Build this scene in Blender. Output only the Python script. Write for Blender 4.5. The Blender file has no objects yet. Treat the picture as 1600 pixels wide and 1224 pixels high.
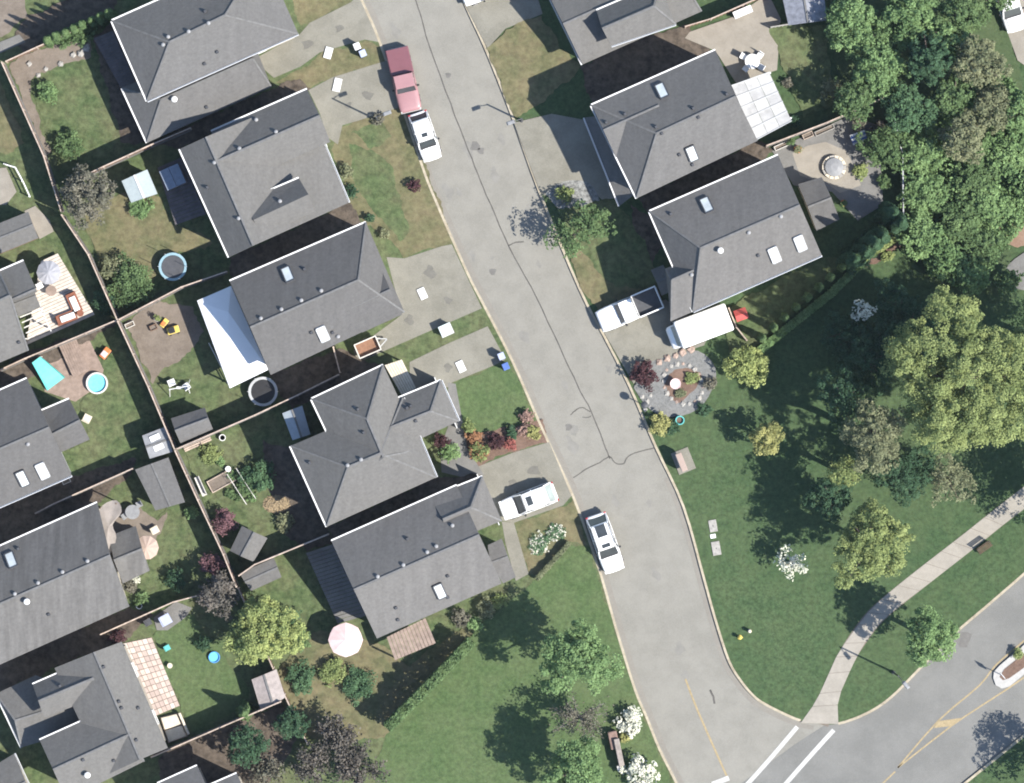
import bpy, bmesh, math, random
import numpy as np
from mathutils import Vector, Matrix

# ---------------------------------------------------------------- camera, sky, sun, exposure
S = 0.053            # metres per photograph pixel on the ground
CAM_H = 400.0        # aerial camera height
scene = bpy.context.scene
C = scene.collection
cam_d = bpy.data.cameras.new('camera'); cam = bpy.data.objects.new('camera', cam_d); C.objects.link(cam)
cam.location = (0, 0, CAM_H); cam.rotation_euler = (0, 0, 0)
cam_d.sensor_width = 36.0; cam_d.lens = 36.0 * CAM_H / (1600 * S)
cam_d.clip_start = 1.0; cam_d.clip_end = 6000.0
scene.camera = cam
SUN_EL = math.radians(46.5); SUN_AZ = math.atan2(0.90, -0.43)     # azimuth from north, clockwise
world = bpy.data.worlds.new('World'); scene.world = world; world.use_nodes = True
wn = world.node_tree.nodes; bg = wn['Background']
sky = wn.new('ShaderNodeTexSky'); sky.sky_type = 'NISHITA'; sky.sun_disc = False
sky.ozone_density = 3.0; sky.dust_density = .6
sky.sun_elevation = SUN_EL; sky.sun_rotation = SUN_AZ
world.node_tree.links.new(sky.outputs[0], bg.inputs[0]); bg.inputs[1].default_value = 0.115
sun_d = bpy.data.lights.new('sun', 'SUN'); sun = bpy.data.objects.new('sun', sun_d); C.objects.link(sun)
sun_d.energy = 4.6; sun_d.angle = math.radians(0.6); sun_d.color = (1.0, 0.95, 0.88)
tosun = Vector((math.sin(SUN_AZ) * math.cos(SUN_EL), math.cos(SUN_AZ) * math.cos(SUN_EL), math.sin(SUN_EL)))
sun.rotation_euler = (-tosun).to_track_quat('-Z', 'Y').to_euler(); sun.location = tosun * 200
vs = scene.view_settings; vs.view_transform = 'Standard'; vs.look = 'None'; vs.gamma = 1.0
vs.use_curve_mapping = False; vs.exposure = 1.35
scene.render.engine = 'CYCLES'; scene.cycles.pixel_filter_type = 'BLACKMAN_HARRIS'; scene.cycles.filter_width = 1.9

# ---------------------------------------------------------------- helpers
RND = random.Random(7)
def W(px, py, z=0.0):
    k = S * (CAM_H - z) / CAM_H
    return Vector(((px - 800) * k, (612 - py) * k, z))
def ang(p, q): return math.atan2(-(q[1] - p[1]), q[0] - p[0])
EX = (0.914, -0.405); SX = (0.405, 0.914)      # the houses' own east and south, in pixels

class MB:
    """collects shapes in world or local coordinates and links them as one mesh object"""
    def __init__(s): s.v = []; s.f = []
    def add(s, vs, fs):
        o = len(s.v); s.v += [tuple(v) for v in vs]; s.f += [tuple(i + o for i in f) for f in fs]; return s
    def box(s, c, d, rz=0.0, taper=1.0):
        x, y, z = d[0] / 2, d[1] / 2, d[2] / 2; ca, sa = math.cos(rz), math.sin(rz); vs = []
        for k in (-1, 1):
            t = taper if k > 0 else 1
            for a, b in ((-1, -1), (1, -1), (1, 1), (-1, 1)):
                X, Y = a * x * t, b * y * t
                vs.append((c[0] + X * ca - Y * sa, c[1] + X * sa + Y * ca, c[2] + k * z))
        return s.add(vs, [(0, 3, 2, 1), (4, 5, 6, 7), (0, 1, 5, 4), (1, 2, 6, 5), (2, 3, 7, 6), (3, 0, 4, 7)])
    def bar(s, p, q, w, h, up=(0, 0, 1)):
        p, q = Vector(p), Vector(q); d = (q - p)
        if d.length < 1e-6: return s
        d.normalize(); u = Vector(up); r = d.cross(u)
        if r.length < 1e-4: r = d.cross(Vector((1, 0, 0)))
        r.normalize(); u = r.cross(d).normalized(); vs = []
        for e in (p, q):
            for a, b in ((-1, -1), (1, -1), (1, 1), (-1, 1)): vs.append(e + r * (a * w / 2) + u * (b * h / 2))
        return s.add(vs, [(0, 1, 2, 3), (4, 7, 6, 5), (0, 4, 5, 1), (1, 5, 6, 2), (2, 6, 7, 3), (3, 7, 4, 0)])
    def tube(s, pts, rad, n=6):
        pts = [Vector(p) for p in pts]; vs = []; N = len(pts)
        for i, p in enumerate(pts):
            d = (pts[min(i + 1, N - 1)] - pts[max(i - 1, 0)]).normalized()
            a = d.cross(Vector((0.31, 0.77, 0.55))).normalized(); b = d.cross(a); r = rad[i] if isinstance(rad, (list, tuple)) else rad
            vs += [p + (a * math.cos(t) + b * math.sin(t)) * r for t in [2 * math.pi * k / n for k in range(n)]]
        fs = [(i * n + k, i * n + (k + 1) % n, (i + 1) * n + (k + 1) % n, (i + 1) * n + k) for i in range(N - 1) for k in range(n)]
        fs += [tuple(range(n))[::-1], tuple((N - 1) * n + k for k in range(n))]
        return s.add(vs, fs)
    def lathe(s, c, prof, n=20, sq=None):
        vs = []; N = len(prof)
        for r, z in prof:
            for k in range(n):
                t = 2 * math.pi * k / n; vs.append((c[0] + r * math.cos(t), c[1] + r * math.sin(t), c[2] + z))
        fs = [(i * n + k, i * n + (k + 1) % n, (i + 1) * n + (k + 1) % n, (i + 1) * n + k) for i in range(N - 1) for k in range(n)]
        fs += [tuple(range(n))[::-1], tuple((N - 1) * n + k for k in range(n))]
        return s.add(vs, fs)
    def prism(s, poly, z0, z1):
        n = len(poly); a = sum(poly[i][0] * poly[(i + 1) % n][1] - poly[(i + 1) % n][0] * poly[i][1] for i in range(n))
        if a < 0: poly = poly[::-1]
        vs = [(p[0], p[1], z0) for p in poly] + [(p[0], p[1], z1) for p in poly]
        return s.add(vs, [tuple(range(n))[::-1], tuple(range(n, 2 * n))] + [(i, (i + 1) % n, n + (i + 1) % n, n + i) for i in range(n)])
    def sheet(s, poly, z):
        n = len(poly); a = sum(poly[i][0] * poly[(i + 1) % n][1] - poly[(i + 1) % n][0] * poly[i][1] for i in range(n))
        if a < 0: poly = poly[::-1]
        return s.add([(p[0], p[1], z) for p in poly], [tuple(range(n))])
    def ribbon(s, pts, w, z0, z1=None):
        """flat strip along a polyline (z1: make it a solid kerb)"""
        pts = [Vector((p[0], p[1], 0)) for p in pts]; L = []; R = []
        for i, p in enumerate(pts):
            d = (pts[min(i + 1, len(pts) - 1)] - pts[max(i - 1, 0)]).normalized(); n = Vector((-d.y, d.x, 0))
            L.append(p + n * w / 2); R.append(p - n * w / 2)
        N = len(pts)
        if z1 is None:
            vs = [(p.x, p.y, z0) for p in R] + [(p.x, p.y, z0) for p in L]
            return s.add(vs, [(i, i + 1, N + i + 1, N + i) for i in range(N - 1)])
        vs = [(p.x, p.y, z) for z in (z0, z1) for p in R] + [(p.x, p.y, z) for z in (z0, z1) for p in L]
        fs = []
        for i in range(N - 1):
            a, b, c, d = i, N + i, 2 * N + i, 3 * N + i
            fs += [(b, b + 1, d + 1, d), (a, a + 1, b + 1, b), (c + 1, c, d, d + 1)]
        fs += [(0, N, 3 * N, 2 * N), (N - 1, 3 * N - 1, 4 * N - 1, 2 * N - 1)]
        return s.add(vs, fs)
    def build(s, name, m, parent=None, local=False, smooth=False, tri=False):
        me = bpy.data.meshes.new(name); off = Vector((0, 0, 0)); p = parent
        if not local:
            while p is not None: off += p.location; p = p.parent
        vs = [(v[0] - off.x, v[1] - off.y, v[2] - off.z) for v in s.v]
        me.from_pydata(vs, [], s.f)
        if tri:
            bm = bmesh.new(); bm.from_mesh(me); bmesh.ops.triangulate(bm, faces=[f for f in bm.faces if len(f.verts) > 4]); bm.to_mesh(me); bm.free()
        if smooth:
            for p_ in me.polygons: p_.use_smooth = True
        me.materials.append(m)
        o = bpy.data.objects.new(name, me); C.objects.link(o); o.parent = parent
        return o
def link(name, me, parent=None, loc=(0, 0, 0), rz=0.0):
    o = bpy.data.objects.new(name, me); C.objects.link(o); o.parent = parent; o.location = loc; o.rotation_euler = (0, 0, rz); return o
def tag(o, label, cat, group=None):
    o['label'] = label; o['category'] = cat
    if group: o['group'] = group
    return o
def thing(name, label, cat, loc=(0, 0, 0), rz=0.0, group=None):
    o = bpy.data.objects.new(name, None); C.objects.link(o); o.location = loc; o.rotation_euler = (0, 0, rz); o.empty_display_size = 0.3
    return tag(o, label, cat, group)
def struct(o): o['kind'] = 'structure'; return o
def bevel(o, w, seg=2):
    m = o.modifiers.new('bevel', 'BEVEL'); m.width = w; m.segments = seg; m.limit_method = 'ANGLE'; return o

# ---------------------------------------------------------------- materials
MATS = {}
K = 0.71               # every painted or mineral colour below is scaled by this to its real-world reflectance
def kc(c): return tuple(v * K for v in c)
def nodes(name):
    m = bpy.data.materials.new(name); m.use_nodes = True; nt = m.node_tree; b = nt.nodes['Principled BSDF']; return m, nt, b
def N(nt, t, **kw):
    n = nt.nodes.new(t)
    for k, v in kw.items(): setattr(n, k, v)
    return n
def noise(nt, scale, detail=4, rough=0.6, coord=None):
    n = N(nt, 'ShaderNodeTexNoise'); n.inputs['Scale'].default_value = scale; n.inputs['Detail'].default_value = detail; n.inputs['Roughness'].default_value = rough
    if coord is None:
        g = N(nt, 'ShaderNodeNewGeometry'); coord = g.outputs['Position']
    nt.links.new(coord, n.inputs['Vector']); return n
def ramp(nt, fac, stops):
    r = N(nt, 'ShaderNodeValToRGB'); e = r.color_ramp.elements
    while len(e) < len(stops): e.new(0.5)
    for i, (p, c) in enumerate(stops): e[i].position = p; e[i].color = (*c, 1)
    nt.links.new(fac, r.inputs[0]); return r
def mix(nt, fac, a, b, mode='MIX'):
    m = N(nt, 'ShaderNodeMix', data_type='RGBA', blend_type=mode)
    for sock, v in ((m.inputs[0], fac), (m.inputs[6], a), (m.inputs[7], b)):
        if hasattr(v, 'is_linked'): nt.links.new(v, sock)
        elif isinstance(v, (int, float)): sock.default_value = v
        else: sock.default_value = (*v, 1)
    return m.outputs[2]
def bump(nt, b, h, strength, dist=0.05):
    n = N(nt, 'ShaderNodeBump'); n.inputs['Strength'].default_value = strength; n.inputs['Distance'].default_value = dist
    nt.links.new(h, n.inputs['Height']); nt.links.new(n.outputs[0], b.inputs['Normal'])
def plain(name, col, rough=0.6, metal=0.0, var=0.15, scale=3.0, spec=0.3):
    """one colour with soft uneven weathering"""
    if name in MATS: return MATS[name]
    m, nt, b = nodes(name); n = noise(nt, scale); col = kc(col)
    d = tuple(c * (1 - var) for c in col); l = tuple(min(1, c * (1 + var)) for c in col)
    nt.links.new(ramp(nt, n.outputs[0], [(0.3, d), (0.7, l)]).outputs[0], b.inputs['Base Color'])
    b.inputs['Roughness'].default_value = rough; b.inputs['Metallic'].default_value = metal; b.inputs['Specular IOR Level'].default_value = spec
    MATS[name] = m; return m
def layered(name, big, mid, fine, rough=0.9, bs=0.3, s1=0.12, s2=0.9, s3=9.0, k=0.55, kf=0.35):
    """ground stuff: big patches, medium patches and fine grain; big/mid/fine = colour pairs"""
    if name in MATS: return MATS[name]
    m, nt, b = nodes(name); big, mid, fine = [tuple(kc(c) for c in p) for p in (big, mid, fine)]
    n1, n2, n3 = noise(nt, s1, 3), noise(nt, s2, 5, 0.65), noise(nt, s3, 6, 0.75)
    c = mix(nt, k, ramp(nt, n1.outputs[0], [(0.36, big[0]), (0.64, big[1])]).outputs[0], ramp(nt, n2.outputs[0], [(0.40, mid[0]), (0.60, mid[1])]).outputs[0])
    c = mix(nt, kf, c, ramp(nt, n3.outputs[0], [(0.38, fine[0]), (0.62, fine[1])]).outputs[0])
    nt.links.new(c, b.inputs['Base Color']); b.inputs['Roughness'].default_value = rough; b.inputs['Specular IOR Level'].default_value = 0.15
    bump(nt, b, n3.outputs[0], bs, 0.06); MATS[name] = m; return m

def tone(c, lo, hi): return (tuple(v * lo for v in c), tuple(v * hi for v in c))
def ground(name, c1, c2=None, fine=.3, **kw):
    c2 = c2 or c1; f = tuple((x + y) / 2 for x, y in zip(c1, c2))
    return layered(name, (tuple(v * .92 for v in c1), tuple(v * 1.06 for v in c2)), (tuple(v * .86 for v in c1), tuple(v * 1.12 for v in c2)), tone(f, 1 - fine * 1.1, 1 + fine), **kw)
GR = ground('park_grass', (.042, .085, .035), (.074, .102, .046), .55, s1=.09, s2=.7, s3=2.6, k=.5, kf=.45)
LAWN = ground('west_lawn', (.064, .114, .040), (.100, .126, .058), .48, s1=.1, s2=.6, s3=2.6, k=.5, kf=.45)  # the lighter grass of the west lawns
YARD = ground('yard_grass', (.056, .108, .038), (.128, .126, .068), .62, s1=.2, s2=.5, s3=1.8, kf=.5)
DRY = ground('dry_grass', (.082, .108, .046), (.190, .152, .090), .48, s1=.25, s2=.55, s3=1.8, kf=.45)
ROUGH = ground('rough_undergrowth', (.050, .085, .035), (.080, .105, .05), .5, s2=.8, s3=5)
SOIL = ground('bare_soil', (.150, .122, .095), (.215, .182, .150), .25, s2=.8, s3=6)
SHADESOIL = ground('soil_and_shade', (.070, .056, .044), (.125, .102, .08), .7, s2=.8, s3=1.8, kf=.5)  # dark earth, also used to paint shade onto the ground
SAND = ground('sandy_patio', (.265, .240, .198), (.295, .270, .228), .14, s3=8)
ASPH = ground('pale_asphalt', (.238, .229, .198), (.250, .240, .208), .20, s1=.08, s2=.5, s3=9, bs=.1)
ART = ground('grey_asphalt', (.176, .175, .162), (.200, .197, .182), .20, s1=.07, s2=.35, s3=9, bs=.1)
CONC = ground('driveway_concrete', (.196, .187, .152), (.240, .229, .191), .22, s1=.2, s2=.6, s3=8, bs=.1)
PATH = ground('path_concrete', (.300, .276, .232), (.335, .308, .262), .16, s2=.5, s3=3, bs=.1)
GREYC = ground('grey_paving', (.155, .152, .142), (.195, .19, .178), .2, s3=8)
GRAVEL = ground('grey_gravel', (.165, .167, .160), (.205, .206, .198), .38, s3=5.5, bs=.5, kf=.5)
PEBBLE = ground('white_pebbles', (.17, .175, .16), (.27, .27, .26), .75, s3=4.0, bs=.6, kf=.6)
MULCH = ground('bark_mulch', (.135, .085, .062), (.185, .125, .095), .4, s3=6, bs=.5)
REDSOIL = ground('red_soil', (.235, .145, .10), (.27, .19, .14), .25, s3=6)
KERB = ground('kerb_concrete', (.32, .27, .19), (.46, .41, .31), .35, s1=.4, s2=.9, s3=2.5)
TAR = plain('crack_tar', (.095, .088, .078), .8, var=.3, scale=2)
YEL = plain('faded_yellow_paint', (.33, .26, .145), .7, var=.2, scale=5)
WHT = plain('road_white_paint', (.48, .475, .45), .7, var=.1, scale=4)

def roof_mat(name, col, streak=0.25):
    col = kc(col)
    m, nt, b = nodes(name); n1, n2 = noise(nt, .55, 6, .7), noise(nt, 4.5, 4, .75)
    g = N(nt, 'ShaderNodeNewGeometry'); sx = N(nt, 'ShaderNodeSeparateXYZ'); nt.links.new(g.outputs['Position'], sx.inputs[0])
    w = N(nt, 'ShaderNodeMath', operation='MULTIPLY'); w.inputs[1].default_value = 11.0; nt.links.new(sx.outputs['Z'], w.inputs[0])
    fr = N(nt, 'ShaderNodeMath', operation='FRACT'); nt.links.new(w.outputs[0], fr.inputs[0])
    cb = N(nt, 'ShaderNodeCombineXYZ')                       # per-shingle tone: each course jumps
    fl = N(nt, 'ShaderNodeMath', operation='FLOOR'); nt.links.new(w.outputs[0], fl.inputs[0])
    mx = N(nt, 'ShaderNodeMath', operation='MULTIPLY'); mx.inputs[1].default_value = 2.3; nt.links.new(sx.outputs['X'], mx.inputs[0])
    my = N(nt, 'ShaderNodeMath', operation='MULTIPLY'); my.inputs[1].default_value = 2.3; nt.links.new(sx.outputs['Y'], my.inputs[0])
    nt.links.new(mx.outputs[0], cb.inputs[0]); nt.links.new(my.outputs[0], cb.inputs[1]); nt.links.new(fl.outputs[0], cb.inputs[2])
    n3 = noise(nt, 1.0, 0, .5, cb.outputs[0])
    c = mix(nt, .5, ramp(nt, n1.outputs[0], [(.3, tuple(v * (1 - streak) for v in col)), (.7, tuple(v * (1 + streak) for v in col))]).outputs[0],
            ramp(nt, n3.outputs[0], [(.3, tuple(v * .88 for v in col)), (.7, tuple(v * 1.12 for v in col))]).outputs[0])
    c = mix(nt, .3, c, ramp(nt, n2.outputs[0], [(.35, tuple(v * .66 for v in col)), (.66, tuple(v * 1.36 for v in col))]).outputs[0])
    mp = N(nt, 'ShaderNodeMapping'); mp.inputs['Rotation'].default_value = (0, 0, -math.radians(23.9)); mp.inputs['Scale'].default_value = (1.5, .16, .16); nt.links.new(g.outputs['Position'], mp.inputs[0])
    st = noise(nt, 1.0, 5, .65, mp.outputs[0])            # rain streaks running down the slopes
    c = mix(nt, .6, c, mix(nt, 1.0, c, ramp(nt, st.outputs[0], [(.34, (1 - streak * 1.5,) * 3), (.66, (1 + streak * 1.5,) * 3)]).outputs[0], 'MULTIPLY'))
    nt.links.new(c, b.inputs['Base Color']); b.inputs['Roughness'].default_value = .92; b.inputs['Specular IOR Level'].default_value = .2
    bump(nt, b, fr.outputs[0], .25, .02); return m
ROOFS = [roof_mat('shingle_grey', (.131, .128, .123), .07), roof_mat('shingle_charcoal', (.113, .110, .106), .08), roof_mat('shingle_warm_grey', (.138, .134, .126), .06),
         roof_mat('shingle_streaked', (.126, .122, .116), .22), roof_mat('shingle_pale', (.142, .137, .130), .09)]
CAP = plain('ridge_shingle', (.152, .15, .145), .9, var=.2)
SIDE = [plain('siding_beige', (.45, .41, .34), .7, var=.06), plain('siding_grey', (.38, .39, .40), .7, var=.06), plain('siding_cream', (.55, .51, .43), .7, var=.06)]
WHITE = plain('white_metal', (.78, .78, .76), .45, var=.04)
OFFW = plain('off_white', (.62, .60, .55), .6, var=.12)
BLACK = plain('black_rubber', (.02, .02, .022), .6, var=.2)
DGREY = plain('dark_grey_metal', (.07, .072, .078), .5, var=.2)
MGREY = plain('mid_grey_metal', (.25, .255, .26), .5, var=.15)
LGREY = plain('light_grey_metal', (.45, .46, .46), .5, var=.1)
CEDAR = plain('weathered_cedar', (.20, .125, .085), .85, var=.35, scale=2.5)
CEDARL = plain('pale_lit_cedar', (.46, .37, .30), .85, var=.3, scale=2.0)  # pale wood; on fence caps and posts it paints the lit top
DECKW = plain('deck_wood', (.27, .205, .165), .85, var=.25, scale=2.2)
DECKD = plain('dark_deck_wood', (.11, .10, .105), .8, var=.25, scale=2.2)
PALEW = plain('pale_deck_wood', (.56, .50, .43), .8, var=.2, scale=2.5)
BARK = plain('bark', (.13, .105, .085), .9, var=.3, scale=6)
BARKG = plain('grey_bark', (.30, .275, .255), .9, var=.3, scale=6)
BLUEP = plain('blue_plastic', (.09, .16, .42), .45, var=.12)
TEAL = plain('teal_plastic', (.12, .47, .44), .5, var=.12)
AQUA = plain('aqua_pool_vinyl', (.14, .48, .55), .35, var=.1)
SKYB = plain('sky_blue_plastic', (.10, .32, .62), .4, var=.1)
RED = plain('red_plastic', (.48, .09, .08), .5, var=.15)
ORANGE = plain('orange_plastic', (.62, .20, .06), .5, var=.15)
YELP = plain('yellow_plastic', (.68, .52, .12), .5, var=.12)
PINKF = plain('pale_pink_fabric', (.68, .52, .50), .8, var=.08)
TANF = plain('tan_fabric', (.44, .335, .27), .85, var=.08)
GREYF = plain('grey_fabric', (.33, .33, .35), .85, var=.08)
VENT = plain('vent_plastic', (.30, .30, .30), .6, var=.12)
STONE = plain('pink_stone', (.36, .27, .22), .85, var=.3, scale=4)
STONEG = plain('pale_stone', (.34, .325, .295), .85, var=.25, scale=4)
STRAW = plain('dry_straw', (.40, .31, .19), .95, var=.35, scale=5)
CREAM = plain('cream_cushion', (.64, .57, .45), .85, var=.12)
def glass_mat(name, col, rough=.08):
    m, nt, b = nodes(name); n = noise(nt, 1.2, 2)
    nt.links.new(ramp(nt, n.outputs[0], [(.3, tuple(c * .85 for c in col)), (.7, tuple(c * 1.15 for c in col))]).outputs[0], b.inputs['Base Color'])
    b.inputs['Roughness'].default_value = rough; b.inputs['Specular IOR Level'].default_value = .5; MATS[name] = m; return m
GLASS = glass_mat('window_glass', (.05, .06, .07)); CARGL = glass_mat('car_glass', (.035, .04, .042)); SKYL = glass_mat('skylight_acrylic', (.42, .45, .44), .25)
DCARGL = glass_mat('pale_car_glass', (.22, .25, .235), .12)
def paint(name, col, rough=.28):
    m, nt, b = nodes(name); n = noise(nt, 2.0, 3)
    nt.links.new(ramp(nt, n.outputs[0], [(.3, tuple(c * .95 for c in col)), (.7, tuple(min(1, c * 1.05) for c in col))]).outputs[0], b.inputs['Base Color'])
    b.inputs['Roughness'].default_value = rough; b.inputs['Coat Weight'].default_value = .4; b.inputs['Coat Roughness'].default_value = .1; return m
PWHITE = paint('white_car_paint', (.66, .66, .64)); PRED = paint('faded_red_paint', (.125, .045, .052), .45); PPINK = paint('sunfaded_red_paint', (.24, .125, .128), .5); RIM = paint('wheel_alloy', (.4, .4, .41), .3)
LAMPG = paint('lamp_lens', (.6, .6, .58), .15); TAIL = paint('tail_lens', (.3, .02, .02), .2)
def leaf_mat(name, cols, trans=.35):
    m, nt, b = nodes(name); nt.nodes.remove(b); out = nt.nodes['Material Output']
    g = N(nt, 'ShaderNodeNewGeometry'); n = noise(nt, .55, 3)
    r = ramp(nt, g.outputs['Random Per Island'], [(i / max(1, len(cols) - 1), c) for i, c in enumerate(cols)])
    v = ramp(nt, n.outputs[0], [(.35, (.72, .76, .72)), (.65, (1.22, 1.18, 1.12))])
    c = mix(nt, 1.0, r.outputs[0], v.outputs[0], 'MULTIPLY')
    d = N(nt, 'ShaderNodeBsdfDiffuse'); t = N(nt, 'ShaderNodeBsdfTranslucent'); x = N(nt, 'ShaderNodeMixShader'); x.inputs[0].default_value = trans
    nt.links.new(c, d.inputs[0]); nt.links.new(c, t.inputs[0]); nt.links.new(d.outputs[0], x.inputs[1]); nt.links.new(t.outputs[0], x.inputs[2]); nt.links.new(x.outputs[0], out.inputs[0])
    return m
def lv(c, k=.32): return [tuple(v * (1 - k) for v in c), c, tuple(v * (1 + k) for v in c)]
LEAF = {
 'green': leaf_mat('leaf_green', lv((.105, .158, .074))), 'bright': leaf_mat('leaf_bright_green', lv((.152, .230, .104))),
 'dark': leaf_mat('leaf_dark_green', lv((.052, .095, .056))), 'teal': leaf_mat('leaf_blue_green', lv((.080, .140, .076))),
 'olive': leaf_mat('leaf_olive', lv((.198, .238, .100))), 'brown': leaf_mat('leaf_brown_olive', lv((.165, .178, .108))),
 'lime': leaf_mat('leaf_yellow_green', lv((.255, .295, .118))), 'gold': leaf_mat('leaf_gold', lv((.265, .268, .115))),
 'plum': leaf_mat('leaf_plum', lv((.125, .07, .08)), .15), 'maroon': leaf_mat('leaf_dark_maroon', lv((.058, .030, .034)), .1),
 'white': leaf_mat('blossom_white', lv((.50, .50, .43), .22), .2), 'pink': leaf_mat('blossom_dusty_pink', lv((.215, .145, .125)), .2),
 'red': leaf_mat('blossom_red', lv((.225, .085, .075)), .2), 'orange': leaf_mat('blossom_orange', lv((.24, .13, .075)), .2),
 'grey': leaf_mat('leaf_grey_brown', lv((.112, .108, .086)), .15), 'dusk': leaf_mat('leaf_dull_purple', lv((.100, .091, .082)), .15),
}

# ---------------------------------------------------------------- setting: ground, roads, kerbs, lots
RZ = -0.14                                      # road level; the lots lie at 0
def Wp(pts, z=0.0): return [W(x, y, z) for x, y in pts]
def smoothline(pts, n=4):
    out = []; P = [Vector((p[0], p[1], 0)) for p in pts]
    for i in range(len(P) - 1):
        p0, p1, p2, p3 = P[max(i - 1, 0)], P[i], P[i + 1], P[min(i + 2, len(P) - 1)]
        for k in range(n):
            t = k / n
            out.append(0.5 * ((2 * p1) + (p2 - p0) * t + (2 * p0 - 5 * p1 + 4 * p2 - p3) * t * t + (3 * p1 - p0 - 3 * p2 + p3) * t ** 3))
    return [(v.x, v.y) for v in out] + [pts[-1]]
LK = smoothline([(240, -750), (500, -150), (565, 0), (594, 68), (653, 240), (675, 300), (729, 424), (755, 475), (800, 563), (843, 661), (896, 777), (934, 884), (942, 909), (964, 987), (992, 1077), (1010, 1120), (1031, 1172), (1057, 1224), (1078, 1272), (1070, 1312), (1020, 1368), (600, 1700)])
RK = smoothline([(400, -750), (660, -150), (724, 0), (760, 79), (800, 180), (843, 300), (906, 452), (944, 525), (984, 604), (1025, 699), (1068, 792), (1101, 908), (1118, 969), (1139, 1033), (1159, 1066), (1180, 1090), (1200, 1103), (1226, 1116), (1251, 1126), (1280, 1131), (1310, 1131), (1354, 1115), (1392, 1090), (1436, 1046), (1492, 990), (1541, 948), (1585, 910), (1680, 828), (2000, 560)])
SK = [(2000, 836), (1600, 1150), (1508, 1224), (1000, 1640)]
g = MB(); g.sheet([(-3000, -3000), (3000, -3000), (3000, 3000), (-3000, 3000)], RZ - .03); struct(g.build('ground', GR))
m = MB(); m.sheet(Wp([(190, -750), (460, -750), (720, -150), (1330, 1135), (1130, 1400), (1000, 1400), (450, -150)]), RZ); struct(m.build('street', ASPH))
m = MB(); m.sheet(Wp([(1312, 1118), (1500, 960), (2050, 500), (2050, 850), (1000, 1680), (560, 1720), (1030, 1350), (1130, 1245), (1240, 1165)]), RZ + .004); struct(m.build('main_road', ART))
m = MB(); m.prism(Wp(LK + [(-500, 1700), (-500, -750)]), RZ - .04, 0); struct(m.build('terrain_west', YARD, tri=True))
m = MB(); m.prism(Wp(RK + [(2000, -750)]), RZ - .04, 0); struct(m.build('terrain_east', GR, tri=True))
m = MB(); m.prism(Wp(SK + [(2000, 1640)]), RZ - .04, 0); struct(m.build('terrain_south', GR, tri=True))
def kerb(pts, name='kerb', w=.20, side=0.0):
    m = MB(); m.ribbon(Wp(pts), w, RZ - .02, .018); return struct(m.build(name, KERB))
kerb(LK); kerb(RK[:RK.index((1251, 1126)) + 1] if (1251, 1126) in RK else RK)
iR = min(range(len(RK)), key=lambda i: abs(RK[i][0] - 1310) + abs(RK[i][1] - 1131)); kerb(RK[iR:]); kerb(SK)
# gutters: a paler concrete strip beside the kerb on the west side and along the lower east side
def shift(pts, d):
    out = []
    for i, p in enumerate(pts):
        a, b = pts[max(i - 1, 0)], pts[min(i + 1, len(pts) - 1)]; L = math.hypot(b[0] - a[0], b[1] - a[1]) or 1
        out.append((p[0] - (b[1] - a[1]) / L * d, p[1] + (b[0] - a[0]) / L * d))
    return out
GUTR = layered('gutter_concrete', ((.225, .21, .18), (.25, .232, .20)), ((.215, .20, .172), (.255, .24, .205)), ((.19, .178, .152), (.27, .25, .216)), s3=7)
for line, d, a, b in ((LK, -7.5, 7, 74), (RK, 7.5, 38, 76)):
    m = MB(); m.ribbon(Wp(shift(line[a:b], d)), .36, RZ + .010); struct(m.build('road_gutter', GUTR))
# tar-sealed cracks
def strip(name, pts, w, z, mat, sm=True):
    m = MB(); m.ribbon(Wp(smoothline(pts, 3) if sm else pts), w, z); return struct(m.build(name, mat))
def wob(pts, a=.7):
    q = smoothline(pts, 5); r = random.Random(int(pts[0][0])); return [(x + r.uniform(-a, a), y + r.uniform(-a, a) * .4) for x, y in q]
for pts, w in (([(620, -80), (650, 0), (666, 56), (704, 162), (737, 248), (760, 305), (797, 388), (838, 465), (881, 556), (904, 606), (922, 640), (947, 701), (953, 717)], .095),
               ([(896, 747), (915, 734), (937, 723), (953, 714), (962, 724), (975, 724), (985, 711), (1023, 700)], .09),
               ([(891, 649), (900, 641), (909, 637), (916, 640), (922, 644)], .09), ([(910, 652), (917, 653), (924, 650)], .07),
               ([(795, 384), (806, 379), (818, 378)], .10), ([(1110, 1078), (1114, 1088), (1117, 1100)], .16)):
    strip('tar_seam', wob(pts), w, RZ + .008, TAR, False)
PATCH = plain('asphalt_stain', (.155, .148, .135), .9, var=.2, scale=1.5)
for x, y, r in ((742, 228, 7), (700, 118, 4), (888, 668, 5), (752, 236, 5), (770, 425, 5), (1505, 1000, 12)):
    m = MB(); pts = [(x + math.cos(t) * r * (1 + .35 * math.sin(3 * t + x)), y + math.sin(t) * r * (1.3 + .3 * math.cos(2 * t))) for t in [k * .5236 for k in range(12)]]
    m.sheet(Wp(pts), RZ + .007 if x < 1400 else RZ + .009); struct(m.build('road_stain', PATCH))
rs = random.Random(21); PATCH2 = plain('faint_asphalt_stain', (.218, .210, .186), .9, var=.12, scale=1.5); PATCH3 = plain('pale_asphalt_patch', (.262, .252, .226), .9, var=.08, scale=1.5)
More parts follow.
